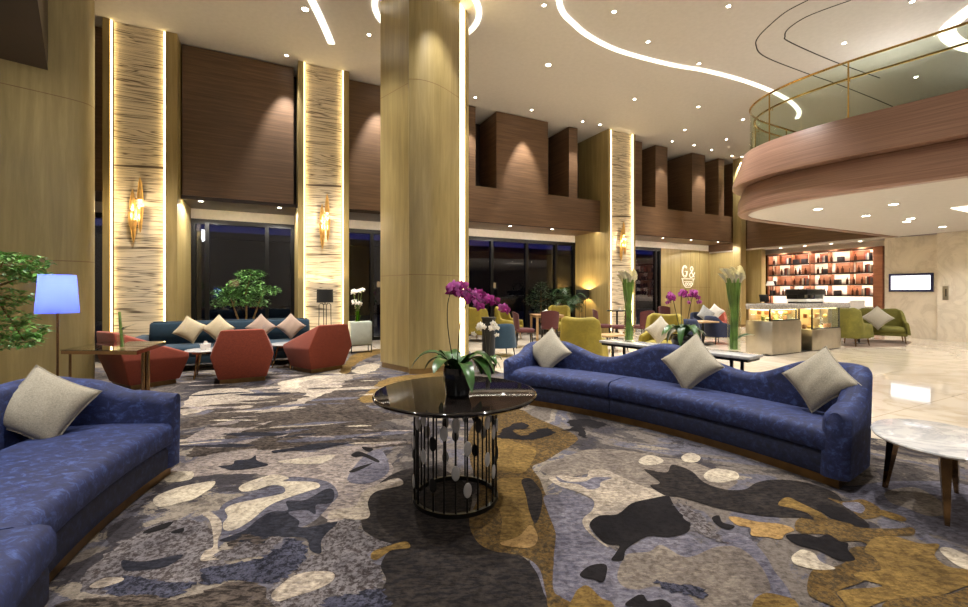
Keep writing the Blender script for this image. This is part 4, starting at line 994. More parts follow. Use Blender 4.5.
# ---------------------------------------------------------------- lamps
def shade_mat(name, c, e, ec):
    m, nt, p = base_mat(name); setp(p, Roughness=.9); p.inputs['Base Color'].default_value = srgb(c)
    tr = nt.nodes.new('ShaderNodeBsdfTranslucent'); tr.inputs['Color'].default_value = srgb(ec)
    mx = nt.nodes.new('ShaderNodeMixShader'); mx.inputs[0].default_value = e
    out = nt.nodes['Material Output']
    nt.links.new(p.outputs[0], mx.inputs[1]); nt.links.new(tr.outputs[0], mx.inputs[2]); nt.links.new(mx.outputs[0], out.inputs['Surface']); return m
BLUESH = shade_mat('blue_lampshade', (110, 120, 190), .6, (132, 142, 204))
BLKSH = simple('black_lampshade', (14, 13, 13), .7, 0, .05)
def floor_lamp(loc, label, z0, z1, r0, r1, mat, energy, col, kind=0, rz=0, pole=BLACKM):
    t = thing('floor_lamp', label, 'lamp', loc, rz)
    MB().lathe([(r0, z0), (r1, z1), (r1-.004, z1), (r0-.004, z0), (r0, z0)], 40, (0, 0, 0), False).build('lamp_shade', mat, t)
    if kind == 0:
        MB().lathe([(.001, 0), (.15, 0), (.15, .015), (.02, .03), (.001, .03)], 32).build('base', pole, t)
        MB().tube([(0, 0, .02), (0, 0, z1-.08)], .011, 10).build('pole', pole, t)
    else:
        for sx in (-1, 1):
            q = [(sx*.15, 0, .01), (sx*.13, 0, z0-.28), (sx*.13, 0, z0-.06), (sx*.10, 0, z0-.02), (sx*.05, 0, z0-.02), (sx*.03, 0, z0-.06), (sx*.03, 0, z0-.28), (sx*.02, 0, .01)]
            MB().tube(q, .009, 8).build('leg', pole, t)
        MB().b(-.2, .2, -.09, .09, 0, .016).build('base', pole, t)
        MB().tube([(0, 0, z0-.05), (0, 0, z0+.1)], .01, 8).build('pole', pole, t)
        MB().b(-.06, .06, -.008, .008, z0-.045, z0-.03).build('crossbar', pole, t)
    MB().tube([(-r0*.9, 0, z0+.02), (r0*.9, 0, z0+.02)], .003, 6).build('shade_support', pole, t)
    MB().ell((0, 0, (z0+z1)/2), (.028, .028, .04)).build('bulb', SCON if energy < 30 else emit('blue_bulb', (210, 220, 255), 20), t)
    l = bpy.data.lights.new('lamp_light', 'POINT'); l.energy = energy; l.color = col; l.shadow_soft_size = .03
    o = bpy.data.objects.new('lamp_light', l); COL.objects.link(o); o.parent = t; o.location = (0, 0, z1-.09 if kind == 0 else (z0+z1)/2+.06)
    return t
x, y = at(57.5, 4.2); floor_lamp((x, y, .008), 'floor lamp with glowing blue shade beside the leafy tree at the left', 1.207, 1.578, .160, .135, BLUESH, 34, (.95, .97, 1), 0, 0, GOLDM)
x, y = UV(wp(325, 10.62), 10.62); floor_lamp((x, y, 0), 'black-shaded floor lamp on paired legs before the middle striped pillar', 1.175, 1.48, .185, .18, BLKSH, 14, (1, .78, .46), 1, A)
x, y = UV(9.86, 12.05); floor_lamp((x, y, 0), 'black-shaded floor lamp beside the pillar in the far dining area', 1.21, 1.50, .24, .23, BLKSH, 22, (1, .72, .36), 1, A)

# ---------------------------------------------------------------- mirrored bronze side table + vase behind the left sofa
bt = thing('side_table', 'bronze mirror-framed glass side table behind the left blue sofa', 'table', (-4.35, 5.4, .008))
TB = .735
tq = [(-.57, -.40), (.36, -.46), (.02, .46), (-.80, .42)]
m = MB(); m.loft([[(x*k, y*k, z) for k, z in ((1, TB-.045), (1, TB-.004), (.93, TB-.004), (.93, TB-.045))] for x, y in tq], True, False, True); m.build('frame', GOLDM, bt, 20)
MB().prism([(x*1.012, y*1.012) for x, y in tq], TB-.004, TB+.007).build('glass_top', TGLASS, bt)
for lx, ly, r in ((.16, -.08, .024), (.205, -.10, .024), (.18, -.14, .02), (-.56, -.30, .013)):
    MB().tube([(lx, ly, 0), (lx, ly, TB-.05)], r, 14).build('leg', GOLDM, bt)
vz = TB+.014
x, y = at(121, 5.15)
v = thing('bud_vase', 'slim glass vase with one green stem on the bronze side table', 'vase', (x, y, vz))
MB().lathe([(.001, 0), (.036, 0), (.036, .17), (.032, .17), (.032, .012), (.001, .012)], 24).build('vase_body', WATERV, v)
fl_ = thing('green_stem', 'short thick green stem standing in the slim glass vase', 'plant', (x, y, vz+.013))
MB().tube([(.015, 0, 0), (0, 0, .2), (-.02, 0, .42)], [.016, .016, .013], 8).build('stem', STEMG, fl_)
for k in range(3): strap_leaf(MB(), bezier((.005, 0, .2), (.04+.03*k, -.02, .24), (.09, -.03+.03*k, .26), (.13+.02*k, .02*k, .24+.02*k), 7), .02).build('leaf', GREYL if k == 1 else LEAFO, fl_)

# ---------------------------------------------------------------- trees
def foliage(mb, rd, centre, rad, n, size):
    for _ in range(n):
        while True:
            p = Vector((rd.uniform(-1, 1), rd.uniform(-1, 1), rd.uniform(-1, 1)))
            if p.length < 1: break
        if p.length > 0: p = p.normalized()*p.length**.5
        c = Vector(centre)+Vector((p.x*rad[0], p.y*rad[1], p.z*rad[2]))
        yaw = rd.uniform(0, 2*pi); d = Vector((math.cos(yaw), math.sin(yaw), rd.uniform(-.75, .2))).normalized()
        sd = d.cross(Vector((0, 0, 1))).normalized()*size*rd.uniform(.2, .28); L = size*rd.uniform(.75, 1.2); up = sd.cross(d).normalized()*size*.08
        a, b_, e = c, c+d*L*.5, c+d*L
        vs = [mb.bm.verts.new(q) for q in (a, b_-sd+up, e, b_+sd+up, b_)]
        mb.bm.faces.new((vs[0], vs[1], vs[4])); mb.bm.faces.new((vs[1], vs[2], vs[4])); mb.bm.faces.new((vs[2], vs[3], vs[4])); mb.bm.faces.new((vs[3], vs[0], vs[4]))
def tree(loc, label, h, pads, trunks, mat, size, dens, potr=.2, poth=.35, seed=1, name='potted_tree'):
    rd = random.Random(seed); t = thing(name, label, 'tree', loc)
    MB().lathe([(.001, 0), (potr*.75, 0), (potr, poth*.9), (potr, poth), (potr*.9, poth), (potr*.88, poth*.93), (.001, poth*.93)], 28).build('pot', BLACKP, t)
    tm = MB()
    for tr in trunks: tm.tube(bezier(*tr, 10), [.035*(1-.06*i) for i in range(11)], 8)
    for c, r, _ in pads:
        b0 = trunks[0][3] if len(trunks) == 1 else min((q[3] for q in trunks), key=lambda q: (Vector(q)-Vector(c)).length)
        tm.tube(bezier(b0, tuple((a*.6+b*.4) for a, b in zip(b0, c)), tuple((a*.2+b*.8) for a, b in zip(b0, c)), c, 6), [.016-.0018*i for i in range(7)], 6)
    tm.build('trunk', BARK, t)
    fm = MB()
    for c, r, k in pads: foliage(fm, rd, c, r, int(dens*k), size)
    fm.build('foliage', mat, t, 180)
    return t
# window tree: cloud-like pads
x, y = UV(wp(246, 11.6), 11.6)
tree((x, y, 0), 'spreading potted tree in front of the night window behind the teal sofa', 2.1,
     [((0, 0, 1.62), (.42, .35, .13), 1), ((-.45, .05, 1.42), (.35, .3, .14), 1), ((.42, 0, 1.46), (.38, .3, .13), 1), ((.05, .1, 1.85), (.33, .3, .12), .8), ((-.2, -.1, 1.22), (.36, .3, .13), .9), ((.28, -.1, 1.2), (.3, .28, .13), .8), ((-.62, 0, 1.18), (.2, .2, .11), .4), ((-.05, 0, 1.42), (.5, .35, .15), 1)],
     [((-.05, 0, .3), (-.1, 0, .6), (-.2, 0, .8), (-.3, 0, 1.1)), ((.05, 0, .3), (.1, 0, .6), (.18, 0, .8), (.3, 0, 1.15)), ((0, 0, .3), (0, 0, .6), (.02, 0, .9), (0, 0, 1.35))],
     LEAFM, .085, 300, .22, .36, 4)
# leafy tree at the left edge
x, y = at(-14, 4.7)
tree((x, y, .008), 'leafy green tree at the left edge beside the blue lamp', 2.0,
     [((.30, -.1, 1.74), (.45, .3, .10), 1.2), ((.1, 0, 1.60), (.5, .3, .10), 1.1), ((.52, -.05, 1.60), (.20, .2, .07), .5), ((.0, 0, 1.40), (.40, .3, .09), .7), ((.30, -.05, 1.33), (.25, .2, .06), .45), ((.2, -.1, 1.14), (.4, .3, .10), 1.1), ((.40, -.05, 1.00), (.28, .25, .09), .8), ((.1, 0, .88), (.42, .3, .10), .9), ((.52, -.1, .90), (.15, .15, .08), .35), ((.05, 0, 1.80), (.3, .3, .07), .6)],
     [((0, 0, .3), (-.05, 0, .7), (0, 0, 1.0), (.05, 0, 1.45))], LEAF, .075, 330, .2, .34, 8)
# far plants in the dining area
def at_v(px, v): return UV(wp(px, v), v)
x, y = at_v(541, 12.1)
tree((x, y, 0), 'dark bushy potted tree by the far dining window', 2, [((0, 0, 1.5), (.3, .3, .28), 1), ((-.25, 0, 1.15), (.3, .3, .25), 1), ((.25, 0, 1.2), (.3, .3, .25), 1), ((0, 0, .9), (.35, .3, .2), .8)],
     [((0, 0, .3), (0, 0, .5), (0, 0, .8), (0, 0, 1.1))], LEAF2, .10, 170, .22, .4, 12)
x, y = at_v(568, 11.75)
pt_ = thing('potted_palm', 'arching green palm beside the far pillar lamp', 'plant', (x, y, 0))
MB().lathe([(.001, 0), (.16, 0), (.22, .36), (.22, .4), (.2, .4), (.19, .37), (.001, .37)], 24).build('pot', BLACKP, pt_)
rd = random.Random(3)
for k in range(17):
    a = 2*pi*k/17+rd.uniform(-.2, .2); L = rd.uniform(.4, .62); hh = rd.uniform(1.0, 1.75); ca, sa = math.cos(a), math.sin(a)
    pts = bezier((0, 0, .36), (ca*.1, sa*.1, hh*.8), (ca*L*.5, sa*L*.5, hh+.1), (ca*L, sa*L, hh-.25), 14)
    m = MB(); m.tube(pts, [.008-.0004*i for i in range(15)], 5)
    for i in range(5, 15):
        p = Vector(pts[i]); d = (Vector(pts[min(i+1, 14)])-Vector(pts[i-1])).normalized(); sd = d.cross(Vector((0, 0, 1))).normalized(); l = .26*math.sin(pi*(i-3)/13)+.04
        for s_ in (-1, 1):
            e = p+sd*s_*l*.75+d*l*.6-Vector((0, 0, l*.35)); q = (p+e)/2+Vector((0, 0, .02)); w_ = d*.016
            m.loft([[p-w_, p+w_], [q-w_*1.3, q+w_*1.3], [e-w_*.1, e+w_*.1]], False, False)
    m.build('frond', LEAF2, pt_, 180)

# ---------------------------------------------------------------- pale cabinet with flower vase by the pillar
x, y = at(360, 10.15)
cab = thing('cabinet', 'small pale grey-green cabinet on black legs beside the middle striped pillar', 'cabinet', (x, y, 0), A)
MB().b(-.24, .24, -.2, .2, .19, .725, .006).build('body', CABW, cab)
MB().b(-.215, .215, -.212, -.2, .21, .70, .004).build('door', CABW, cab)
f = MB()
for sx in (-.228, .228):
    for sy in (-.188, .188): f.b(sx-.01, sx+.01, sy-.01, sy+.01, 0, .18)
f.b(-.238, .238, -.198, .198, .175, .19); f.build('leg_frame', BLACKM, cab)
x, y = at(357.5, 10.15)
v = thing('glass_vase', 'short green glass vase on the pale cabinet', 'vase', (x, y, .727))
MB().lathe([(.001, 0), (.05, 0), (.058, .24), (.052, .24), (.046, .015), (.001, .015)], 20).build('vase_body', glassy('green_glass', (.6, .85, .3, 1), 1.4), v)
bq = thing('white_bouquet', 'loose white bouquet in the green vase on the pale cabinet', 'flowers', (x, y, .745))
rd = random.Random(5)
for k in range(9):
    p = (rd.uniform(-.09, .11), rd.uniform(-.08, .08), rd.choice((.36, .42, .66, .74))+rd.uniform(-.05, .05))
    st = MB().tube(bezier((p[0]*.1, p[1]*.1, 0), (p[0]*.2, p[1]*.2, .2), (p[0]*.7, p[1]*.7, p[2]*.7), p, 6), .005, 5).build('stem', STEMG, bq)
    fb = MB(); flower(fb, p, .075, (rd.uniform(-.5, .5), -1, .5)); flower(fb, Vector(p)+Vector((0, 0, .02)), .055, (rd.uniform(-.8, .8), -.6, 1), 30); fb.build('bloom', WPET, st, 70)
for k in range(6): a = k; strap_leaf(MB(), bezier((0, 0, .25), (.05*math.cos(a), .05*math.sin(a), .4), (.1*math.cos(a), .1*math.sin(a), .5), (.13*math.cos(a), .13*math.sin(a), .5), 6), .045).build('leaf', LEAFO, bq)

# ---------------------------------------------------------------- chairs of the cafe (local front = -y)
def tapered_legs(t, w, d, z, mat, r=.02, yo=0):
    for sx in (-1, 1):
        for sy in (-1, 1): leg(MB(), sx*w, sy*d+yo, z, r, r*.6, sx*.025, sy*.025).build('leg', mat, t)
def wing_chair(label, mat, grp, legm=LIGHTWOOD, H_=.98, hw=.35):
    t = thing('wing_armchair', label, 'armchair', (0, 0, 0), 0, grp)
    hp = [(0, .58), (.12, .60), (.20, .63), (.29, H_-.03), (.35, H_+.01), (.5, H_-.01), (.65, H_+.01), (.71, H_-.03), (.80, .63), (.88, .60), (1, .58)]
    shell(upath(hw, -.34, .34, .2), interp(hp), .24, .085, .05, 80, .05, -1).build('backrest', mat, t, 50)
    MB().b(-hw+.03, hw-.03, -.34, .30, .2, .28, .02).build('seat_base', mat, t)
    cushion(MB(), hw*2-.11, .66, .16, (0, -.04, .28), .025, .05).build('seat_cushion', mat, t, 50)
    tapered_legs(t, hw-.08, .27, .21, legm)
    return t
def tub_chair(label, mat, grp, H_=.72, legm=BLACKM):
    t = thing('barrel_chair', label, 'armchair', (0, 0, 0), 0, grp)
    hp = [(0, .52), (.15, .58), (.35, H_), (.5, H_+.01), (.65, H_), (.85, .58), (1, .52)]
    shell(upath(.31, -.26, .30, .26), interp(hp), .20, .08, .06, 60, .05, -1).build('backrest', mat, t, 50)
    MB().b(-.27, .27, -.28, .24, .2, .27, .02).build('seat_base', mat, t)
    cushion(MB(), .52, .54, .15, (0, -.03, .27), .02, .05).build('seat_cushion', mat, t, 50)
    tapered_legs(t, .22, .21, .21, legm, .017)
    return t
def dining_chair(label, mat, grp, legm=BLACKM):
    t = thing('dining_chair', label, 'chair', (0, 0, 0), 0, grp)
    cushion(MB(), .46, .46, .09, (0, -.02, .40), .012, .03).build('seat', mat, t, 50)
    m = MB(); secs = []
    for i in range(13):
        a = R(-58+116*i/12); c, s_ = math.sin(a), math.cos(a)
        hgt = .92-.05*abs(a)**2
        secs.append([(.27*c*1.0, .02+.22*s_, .44), (.29*c, .03+.25*s_, .70), (.29*c, .04+.26*s_, hgt), (.25*c, .04+.22*s_, hgt), (.25*c, .03+.21*s_, .70), (.23*c, .02+.18*s_, .44)])
    m.loft(secs).build('backrest', mat, t, 50)
    tapered_legs(t, .19, .18, .40, legm, .018)
    return t
GM, GO = 'mustard wing armchairs', 'olive armchairs by the bar'
wc = wing_chair('large mustard wing armchair behind the right-hand blue sofa, seen from behind', MUSTARD, GM)
x, y = at(583, 7.75); wc.location = (x, y, 0); wc.rotation_euler = (0, 0, R(152)); wc.scale = (1, 1, 1)
x, y = at(662, 8.5); dup(wc, (x, y, 0), R(-38), 'mustard wing armchair with a cream pillow between the calla vases')
x, y = at(508, 12.9); dup(wc, (x, y, 0), R(60), 'far mustard wing armchair facing the dining tables, right of the orchid flowers')
x, y = at(480, 12.5); dup(wc, (x, y, 0), R(150), 'far mustard wing armchair half hidden behind the orchid flowers')
x, y = at(559, 13.8); dup(wc, (x, y, 0), R(-10), 'far mustard wing armchair behind the pale wood dining table')
x, y = at(661, 8.15); pillow((x-.03, y-.02, .70), .40, -16, -38, LINEN, 'cream pillow in the mustard armchair between the calla vases')
tc = tub_chair('teal barrel chair with dark legs on the marble beyond the white orchid', TEAL, None)
x, y = at(500.5, 9.6); tc.location = (x, y, 0); tc.rotation_euler = (0, 0, R(200))
nv = tub_chair('midnight blue barrel chair nearest the right calla vase', DNAVY, 'midnight barrel chairs', .76)
x, y = at(717, 11.9); nv.location = (x, y, 0); nv.rotation_euler = (0, 0, R(100))
x, y = at(686, 10.6); dup(nv, (x, y, 0), R(160), 'midnight blue barrel chair behind the console orchid')
x, y = at(701, 13.8); dup(nv, (x, y, 0), R(10), 'midnight blue barrel chair under the sign, pillows on it')
sa_ = tub_chair('salmon barrel chair among the midnight chairs by the sign wall', SALMON, None, .84)
x, y = at(717, 14.6); sa_.location = (x, y, 0); sa_.rotation_euler = (0, 0, R(-20))
x, y = at(706, 13.5); pillow((x, y, .72), .46, -18, 10, GREYL, 'grey pillow on the midnight chair under the sign', None, 40)
x, y = at(715.5, 14.35); pillow((x, y, .76), .40, -18, -20, PAPER, 'white pillow on the salmon chair', None, 40)
GD = 'dark red dining chairs'
dc = dining_chair('dark red dining chair in profile left of the pale wood dining table', MAROON, GD)
for i, (px, t_, rz, lab) in enumerate(((524, 11.0, 90, None), (549.5, 11.9, 176, 'dark red dining chair pulled up to the near side of the pale wood table'), (603, 12.4, 78, 'dark red dining chair beside the far pillar, right of the mustard wing armchair'),
                                 (621, 12.05, 265, 'dark red dining chair behind the left calla vase'), (643, 12.0, 200, 'dark red dining chair right of the left calla vase'), (667, 15.2, 10, 'dark red chair far behind the mustard armchair with the pillow'))):
    x, y = at(px, t_)
    if lab is None: dc.location = (x, y, 0); dc.rotation_euler = (0, 0, R(rz))
    else: dup(dc, (x, y, 0), R(rz), lab)
x, y = at(546.5, 12.9)
dt = thing('dining_table', 'pale wood square dining table in the far cafe area', 'table', (x, y, 0), R(8))
MB().b(-.42, .42, -.4, .4, .72, .75, .006).build('tabletop', LIGHTWOOD, dt)
for sx in (-.38, .38):
    for sy in (-.36, .36): MB().b(sx-.03, sx+.03, sy-.03, sy+.03, 0, .72, .004).build('leg', LIGHTWOOD, dt)
MB().b(-.36, .36, -.34, .34, .66, .72).build('apron', LIGHTWOOD, dt)
def teapot(loc, label):
    t = thing('teapot', label, 'teapot', loc)
    MB().lathe([(.001, 0), (.05, 0), (.08, .05), (.075, .10), (.04, .135), (.001, .14)], 20).build('pot_body', PORC, t)
    MB().ell((0, 0, .15), (.016, .016, .016)).build('lid_knob', PORC, t)
    MB().tube([(.07, 0, .05), (.11, 0, .08), (.13, 0, .13)], [.016, .012, .008], 8).build('spout', PORC, t)
    MB().tube([(-.07, 0, .1), (-.12, 0, .1), (-.12, 0, .05), (-.075, 0, .04)], .008, 6).build('handle', PORC, t)
teapot((x-.02, y-.1, .75), 'white teapot on the pale wood dining table')
def cup(loc, label):
    t = thing('cup', label, 'cup', loc)
    MB().lathe([(.001, 0), (.028, 0), (.042, .07), (.038, .07), (.026, .008), (.001, .008)], 16).build('cup_body', PORC, t)
    MB().lathe([(.001, 0), (.06, .004), (.065, .01), (.03, .004)], 16).build('saucer', PORC, t)
x, y = at(617, 13.0)
ht = thing('bistro_table', 'slim high table in front of the far pillar behind the calla vase', 'table', (x, y, 0))
MB().lathe([(.001, .84), (.30, .84), (.31, .86), (.30, .875), (.001, .875)], 28).build('tabletop', BLACKM, ht)
MB().tube([(0, 0, .02), (0, 0, .84)], .03, 10).build('pedestal', BLACKM, ht)
MB().lathe([(.001, 0), (.2, 0), (.2, .015), (.001, .03)], 24).build('base', BLACKM, ht)
cup((x+.05, y-.08, .876), 'white cup on the slim high table')
x, y = at(611, 10.3)
wt = thing('coffee_table', 'low brown wood table behind the mustard wing armchair', 'table', (x, y, 0), A)
MB().b(-.36, .36, -.25, .25, .37, .41, .008).build('tabletop', LIGHTWOOD, wt)
for sx in (-1, 1):
    for sy in (-1, 1): leg(MB(), sx*.28, sy*.18, .37, .018, .012, sx*.05, sy*.04).build('leg', BLACKM, wt)
x, y = at(621, 10.25); cup((x, y, .411), 'white cup on the low brown wood table')
x, y = at(703, 11.6)
wt2 = thing('coffee_table', 'low wood table between the midnight blue barrel chairs', 'table', (x, y, 0), R(10))
MB().b(-.3, .3, -.25, .25, .60, .64, .008).build('tabletop', LIGHTWOOD, wt2)
MB().tube([(0, 0, .01), (0, 0, .6)], .03, 10).build('pedestal', BLACKM, wt2); MB().lathe([(.001, 0), (.2, 0), (.2, .015), (.001, .02)], 24).build('base', BLACKM, wt2)
x, y = at(488.5, 8.9)
pd = thing('pedestal', 'tall black cylinder pedestal behind the white orchid', 'pedestal', (x, y, 0))
MB().lathe([(.001, 0), (.15, 0), (.15, .03), (.135, .04), (.135, .86), (.15, .87), (.15, .90), (.001, .90)], 32).build('pedestal_body', BLACKF, pd)

# ---------------------------------------------------------------- cafe counter
def cpt_(u, v): return UV(u, v)
cn = thing('display_counter', 'brushed steel cafe counter with glass display cases and stone top', 'counter', (*UV(11.4, 6.04), 0), A)
CX0, CX1, CX2, CX3 = -1.55, -.30, .17, 1.46
MB().prism([(CX0+.12, -.34), (CX1, -.34), (CX1, .14), (CX0-.06, .14), (CX0-.06, .02), (CX0+.02, -.22)], .02, .77, .01).build('steel_cabinet', STEEL, cn)
MB().b(CX2, CX3, -.34, .14, .02, .52, .01).build('steel_cabinet', STEEL, cn)
MB().b(CX1, CX2, -.02, .14, .02, .52, .01).build('steel_cabinet', STEEL, cn)
MB().b(CX0, CX3-.02, -.30, .12, 0, .02).build('toe_kick', BLACKM, cn)
CASEI = emit('case_light', (255, 230, 170), 3)
for x0, x1, z0, y0 in ((CX0+.06, CX1-.02, .77, -.32), (CX2+.02, CX3-.02, .52, -.32), (CX1, CX2, .52, 0)):
    MB().b(x0, x1, y0, y0+.012, z0, 1.03).build('glass_front', GLASS, cn)
    e = MB()
    for xx in (x0, x1-.03): e.b(xx, xx+.03, y0-.006, y0+.02, z0, 1.03)
    e.b(x0, x1, y0-.006, y0+.02, z0, z0+.025); e.build('case_frame', BLACKM, cn)
    MB().b(x0+.02, x1-.02, y0+.06, .12, 1.012, 1.028).build('case_light', CASEI, cn)
    if x1-x0 > .6:
        MB().b(x0+.02, x1-.02, -.26, .1, (z0+1.03)/2, (z0+1.03)/2+.008).build('glass_shelf', GLASS, cn)
        for zz in (z0+.1, z0+.22):
            l = bpy.data.lights.new('case_fill', 'POINT'); l.energy = E_K; l.color = (1, .86, .6); l.shadow_soft_size = .05  # point lights added to brighten the case interior
            o = bpy.data.objects.new('case_fill', l); COL.objects.link(o); o.parent = cn; o.location = ((x0+x1)/2, y0+.08, zz)
MB().b(CX0+.02, CX3, .12, .14, .52, 1.03).build('case_back', LIGHTWOOD, cn)
MB().b(-1.66, 1.75, -.42, .12, 1.03, 1.15, .015).build('countertop', GREYST, cn)
MB().b(1.47, 1.66, -.05, .1, 0, 1.03).build('end_panel', STEEL, cn)
GC = 'pastries and packets in the display cases'
rd = random.Random(21); base_p = None
PMAT = [simple('pastry_gold', (206, 164, 90), .6, 0, .3, 30), simple('packet_green', (150, 160, 90), .5, 0, .3, 30), simple('pastry_cream', (226, 206, 160), .6, 0, .2, 30), simple('pastry_brown', (140, 92, 52), .6, 0, .3, 30)]
protos = []
for k in range(4):
    m = MB()
    if k % 2 == 0: m.ell((0, 0, .035), (.055, .045, .035), 14, 8)
    else: m.b(-.045, .045, -.03, .03, 0, .1, .012)
    protos.append(tag(m.build(('pastry', 'packet', 'pastry', 'packet')[k], PMAT[k]), ('golden bun in the lit display case', 'green packet in the lit display case', 'cream bun in the lit display case', 'brown packet in the lit display case')[k], ('pastry', 'packet', 'pastry', 'packet')[k], GC))
used = [0]*4
ca, sa = CA, SA; ox, oy = UV(11.4, 6.04)
for x0, x1, zs in ((CX0+.16, CX1-.12, (.772, .91)), (CX2+.12, CX3-.12, (.522, .785))):
    for z in zs:
        k = int((x1-x0)/.155)
        for i in range(k):
            j = rd.randrange(4); lx = x0+(x1-x0)*i/(k-1); ly = -.1+rd.uniform(-.07, .07)
            o = protos[j] if not used[j] else protos[j].copy()
            if used[j]: COL.objects.link(o)
            used[j] = 1
            o.location = (ox+lx*ca-ly*sa, oy+lx*sa+ly*ca, z); o.rotation_euler = (0, 0, rd.uniform(0, 3))
def oncounter(lx, ly): return (ox+lx*ca-ly*sa, oy+lx*sa+ly*ca, 1.151)
reg = thing('payment_terminal', 'small black tilted screen on the left end of the counter', 'terminal', oncounter(-1.28, -.1), A-.2)
MB().b(-.08, .08, -.06, .06, 0, .02, .005).build('base', BLACKM, reg); MB().tube([(0, 0, .02), (0, .02, .1)], .012, 8).build('stand', BLACKM, reg)
MB().box((0, 0, .13), (.26, .02, .17), 0, .006, Matrix.Rotation(R(-12), 4, 'X')).build('screen', BLACKM, reg)
cm = thing('espresso_machine', 'black and white espresso machine on the counter', 'coffee machine', oncounter(.28, -.13), A)
MB().b(-.38, .38, -.22, .22, .03, .10, .01).build('machine_base', PORC, cm); MB().b(-.38, .38, -.02, .22, .10, .22).build('machine_back', BLACKM, cm)
MB().b(-.4, .4, -.24, .24, .2, .34, .03).build('machine_head', BLACKM, cm); MB().b(.385, .44, -.2, .2, .02, .34, .01).build('side_panel', PORC, cm); MB().b(-.36, .36, -.2, .2, 0, .03).build('foot', BLACKM, cm)
for q in (-.2, .05): MB().lathe([(.03, .13), (.03, .2), (.001, .2)], 12, (q, -.12, 0)).build('group_head', STEEL, cm)
lm = thing('counter_lamp', 'slim counter lamp left of the espresso machine', 'lamp', oncounter(-.95, -.02), A)
MB().lathe([(.001, 0), (.07, 0), (.07, .012), (.001, .016)], 20).build('base', BLACKM, lm); MB().tube([(0, 0, .01), (0, 0, .42)], .009, 8).build('pole', BLACKM, lm)
MB().lathe([(.09, .42), (.06, .52), (.055, .52), (.085, .42)], 24, (0, 0, 0), False).build('lamp_shade', PORC, lm)
mn = thing('menu_board', 'white upright menu board at the right end of the counter', 'menu', (*at(857, 13.4), 0), A-.9)
MB().b(-.19, .19, -.008, .008, .62, 1.16, .003).build('board', PAPER, mn); MB().tube([(0, .02, .01), (0, .02, 1.0)], .012, 8).build('stand', STEEL, mn); MB().lathe([(.001, 0), (.13, 0), (.13, .012), (.001, .016)], 20, (0, .02, 0)).build('base', STEEL, mn)
mg = thing('magazine', 'grey open magazine leaning at the left end of the counter', 'magazine', oncounter(-1.5, -.2), A)
MB().prism([(-.12, -.1), (.0, -.08), (.12, -.1), (.12, .1), (0, .12), (-.12, .1)], 0, .012).build('pages', GREYL, mg)

# ---------------------------------------------------------------- lit shelves behind the bar (local x runs along v, front = -y is toward -u)
SU = 18.3; sv0, sv1 = 7.08, 10.5
sh = thing('bar_shelves', 'back-lit walnut shelves of bottles and books behind the bar', 'shelves', (*UV(SU, (sv0+sv1)/2), 0), A-pi/2)
SL = sv1-sv0; hs = SL/2     # local +x = toward -v (to the right in the picture); local -y = toward the room
ZS = [1.31, 1.70, 2.10, 2.51, 2.90]
MB().b(-hs, hs, .06, .1, 0, 2.94).build('back_panel', SBACK, sh)
f = MB()
for x_ in (-hs, 0-.2, hs): f.b(x_-.03, x_+.03, -.22, .06, 0 if abs(x_) > 1 else 1.15, 2.94)
f.b(hs+.03, hs+.22, -.22, .1, 0, 2.94); f.b(-hs, hs, -.22, .06, 2.90, 2.94); f.build('frame', SHELFWOOD, sh)
MB().b(-hs-.26, -hs-.03, -.02, .1, 0, 2.94).build('side_cabinet', GOLDM, sh)
for z in ZS[:-1]: MB().b(-hs+.03, hs-.03, -.2, .06, z-.03, z).build('shelf', DARKWOOD, sh)
MB().b(-hs, hs, -.25, .06, 0, .92, .005).build('back_counter', GREYST, sh)
for z in ZS:
    MB().b(-hs+.05, hs-.05, -.165, -.13, z-.038, z-.031).build('led_strip', LEDS, sh)
    MB().b(-hs+.03, hs-.03, -.215, -.2, z-.048, z+.002).build('shelf_lip', DARKWOOD, sh)
rd = random.Random(4)
xs_ = [-hs+.03, -hs+.32, -hs+.8, -.2, .42, .98, hs-.03]
for r_, z in enumerate(ZS[:-1]):
    st_ = -hs+.28+.05*(r_ % 2)
    for k, (a, w_) in enumerate(((st_, .02), (st_+.52, .02), (.36, .02), (1.02, .02))): MB().b(a, a+w_, -.18, .06, z, ZS[r_+1]-.03).build('divider', SHELFWOOD, sh)
    for a, w_ in (((-hs+.1, .18), (-.55, .3), (.85, .42)), ((-hs+.36, .62), (-.95, .55), (.0, .46), (1.1, .48)), ((-hs+.1, .16), (-.62, .36), (.5, .42), (1.1, .2)), ((-hs+.36, .6), (-.9, .5), (0, .36), (1.0, .5)))[r_]:
        MB().b(a, a+w_, .03, .055, z, ZS[r_+1]-.05).build('wood_panel', SHELFWOOD, sh)
ox2, oy2 = UV(SU, (sv0+sv1)/2); c2, s2_ = math.cos(A-pi/2), math.sin(A-pi/2)
def onshelf(lx, ly, z): return (ox2+lx*c2-ly*s2_, oy2+lx*s2_+ly*c2, z)
rows = ('lowest', 'second', 'third', 'top')
AMBER = simple('amber_bottle', (74, 40, 26), .2, 0, .1); DKB = simple('dark_box', (46, 38, 40), .6, 0, .15); BK = [simple('book_grey', (120, 112, 110), .7), simple('book_cream', (210, 196, 176), .7), simple('book_dark', (54, 46, 50), .7), simple('book_red', (136, 62, 44), .7)]
pb = MB().lathe([(.001, 0), (.036, 0), (.038, .14), (.014, .19), (.013, .24), (.001, .245)], 14).build('bottle', AMBER); bx_ = MB().b(-.09, .09, -.07, .07, 0, .17, .006).build('storage_box', DKB)
bks = [MB().b(-.02, .02, -.08, .08, 0, .22+.015*k, .003).build('book', BK[k]) for k in range(4)]
first = set()
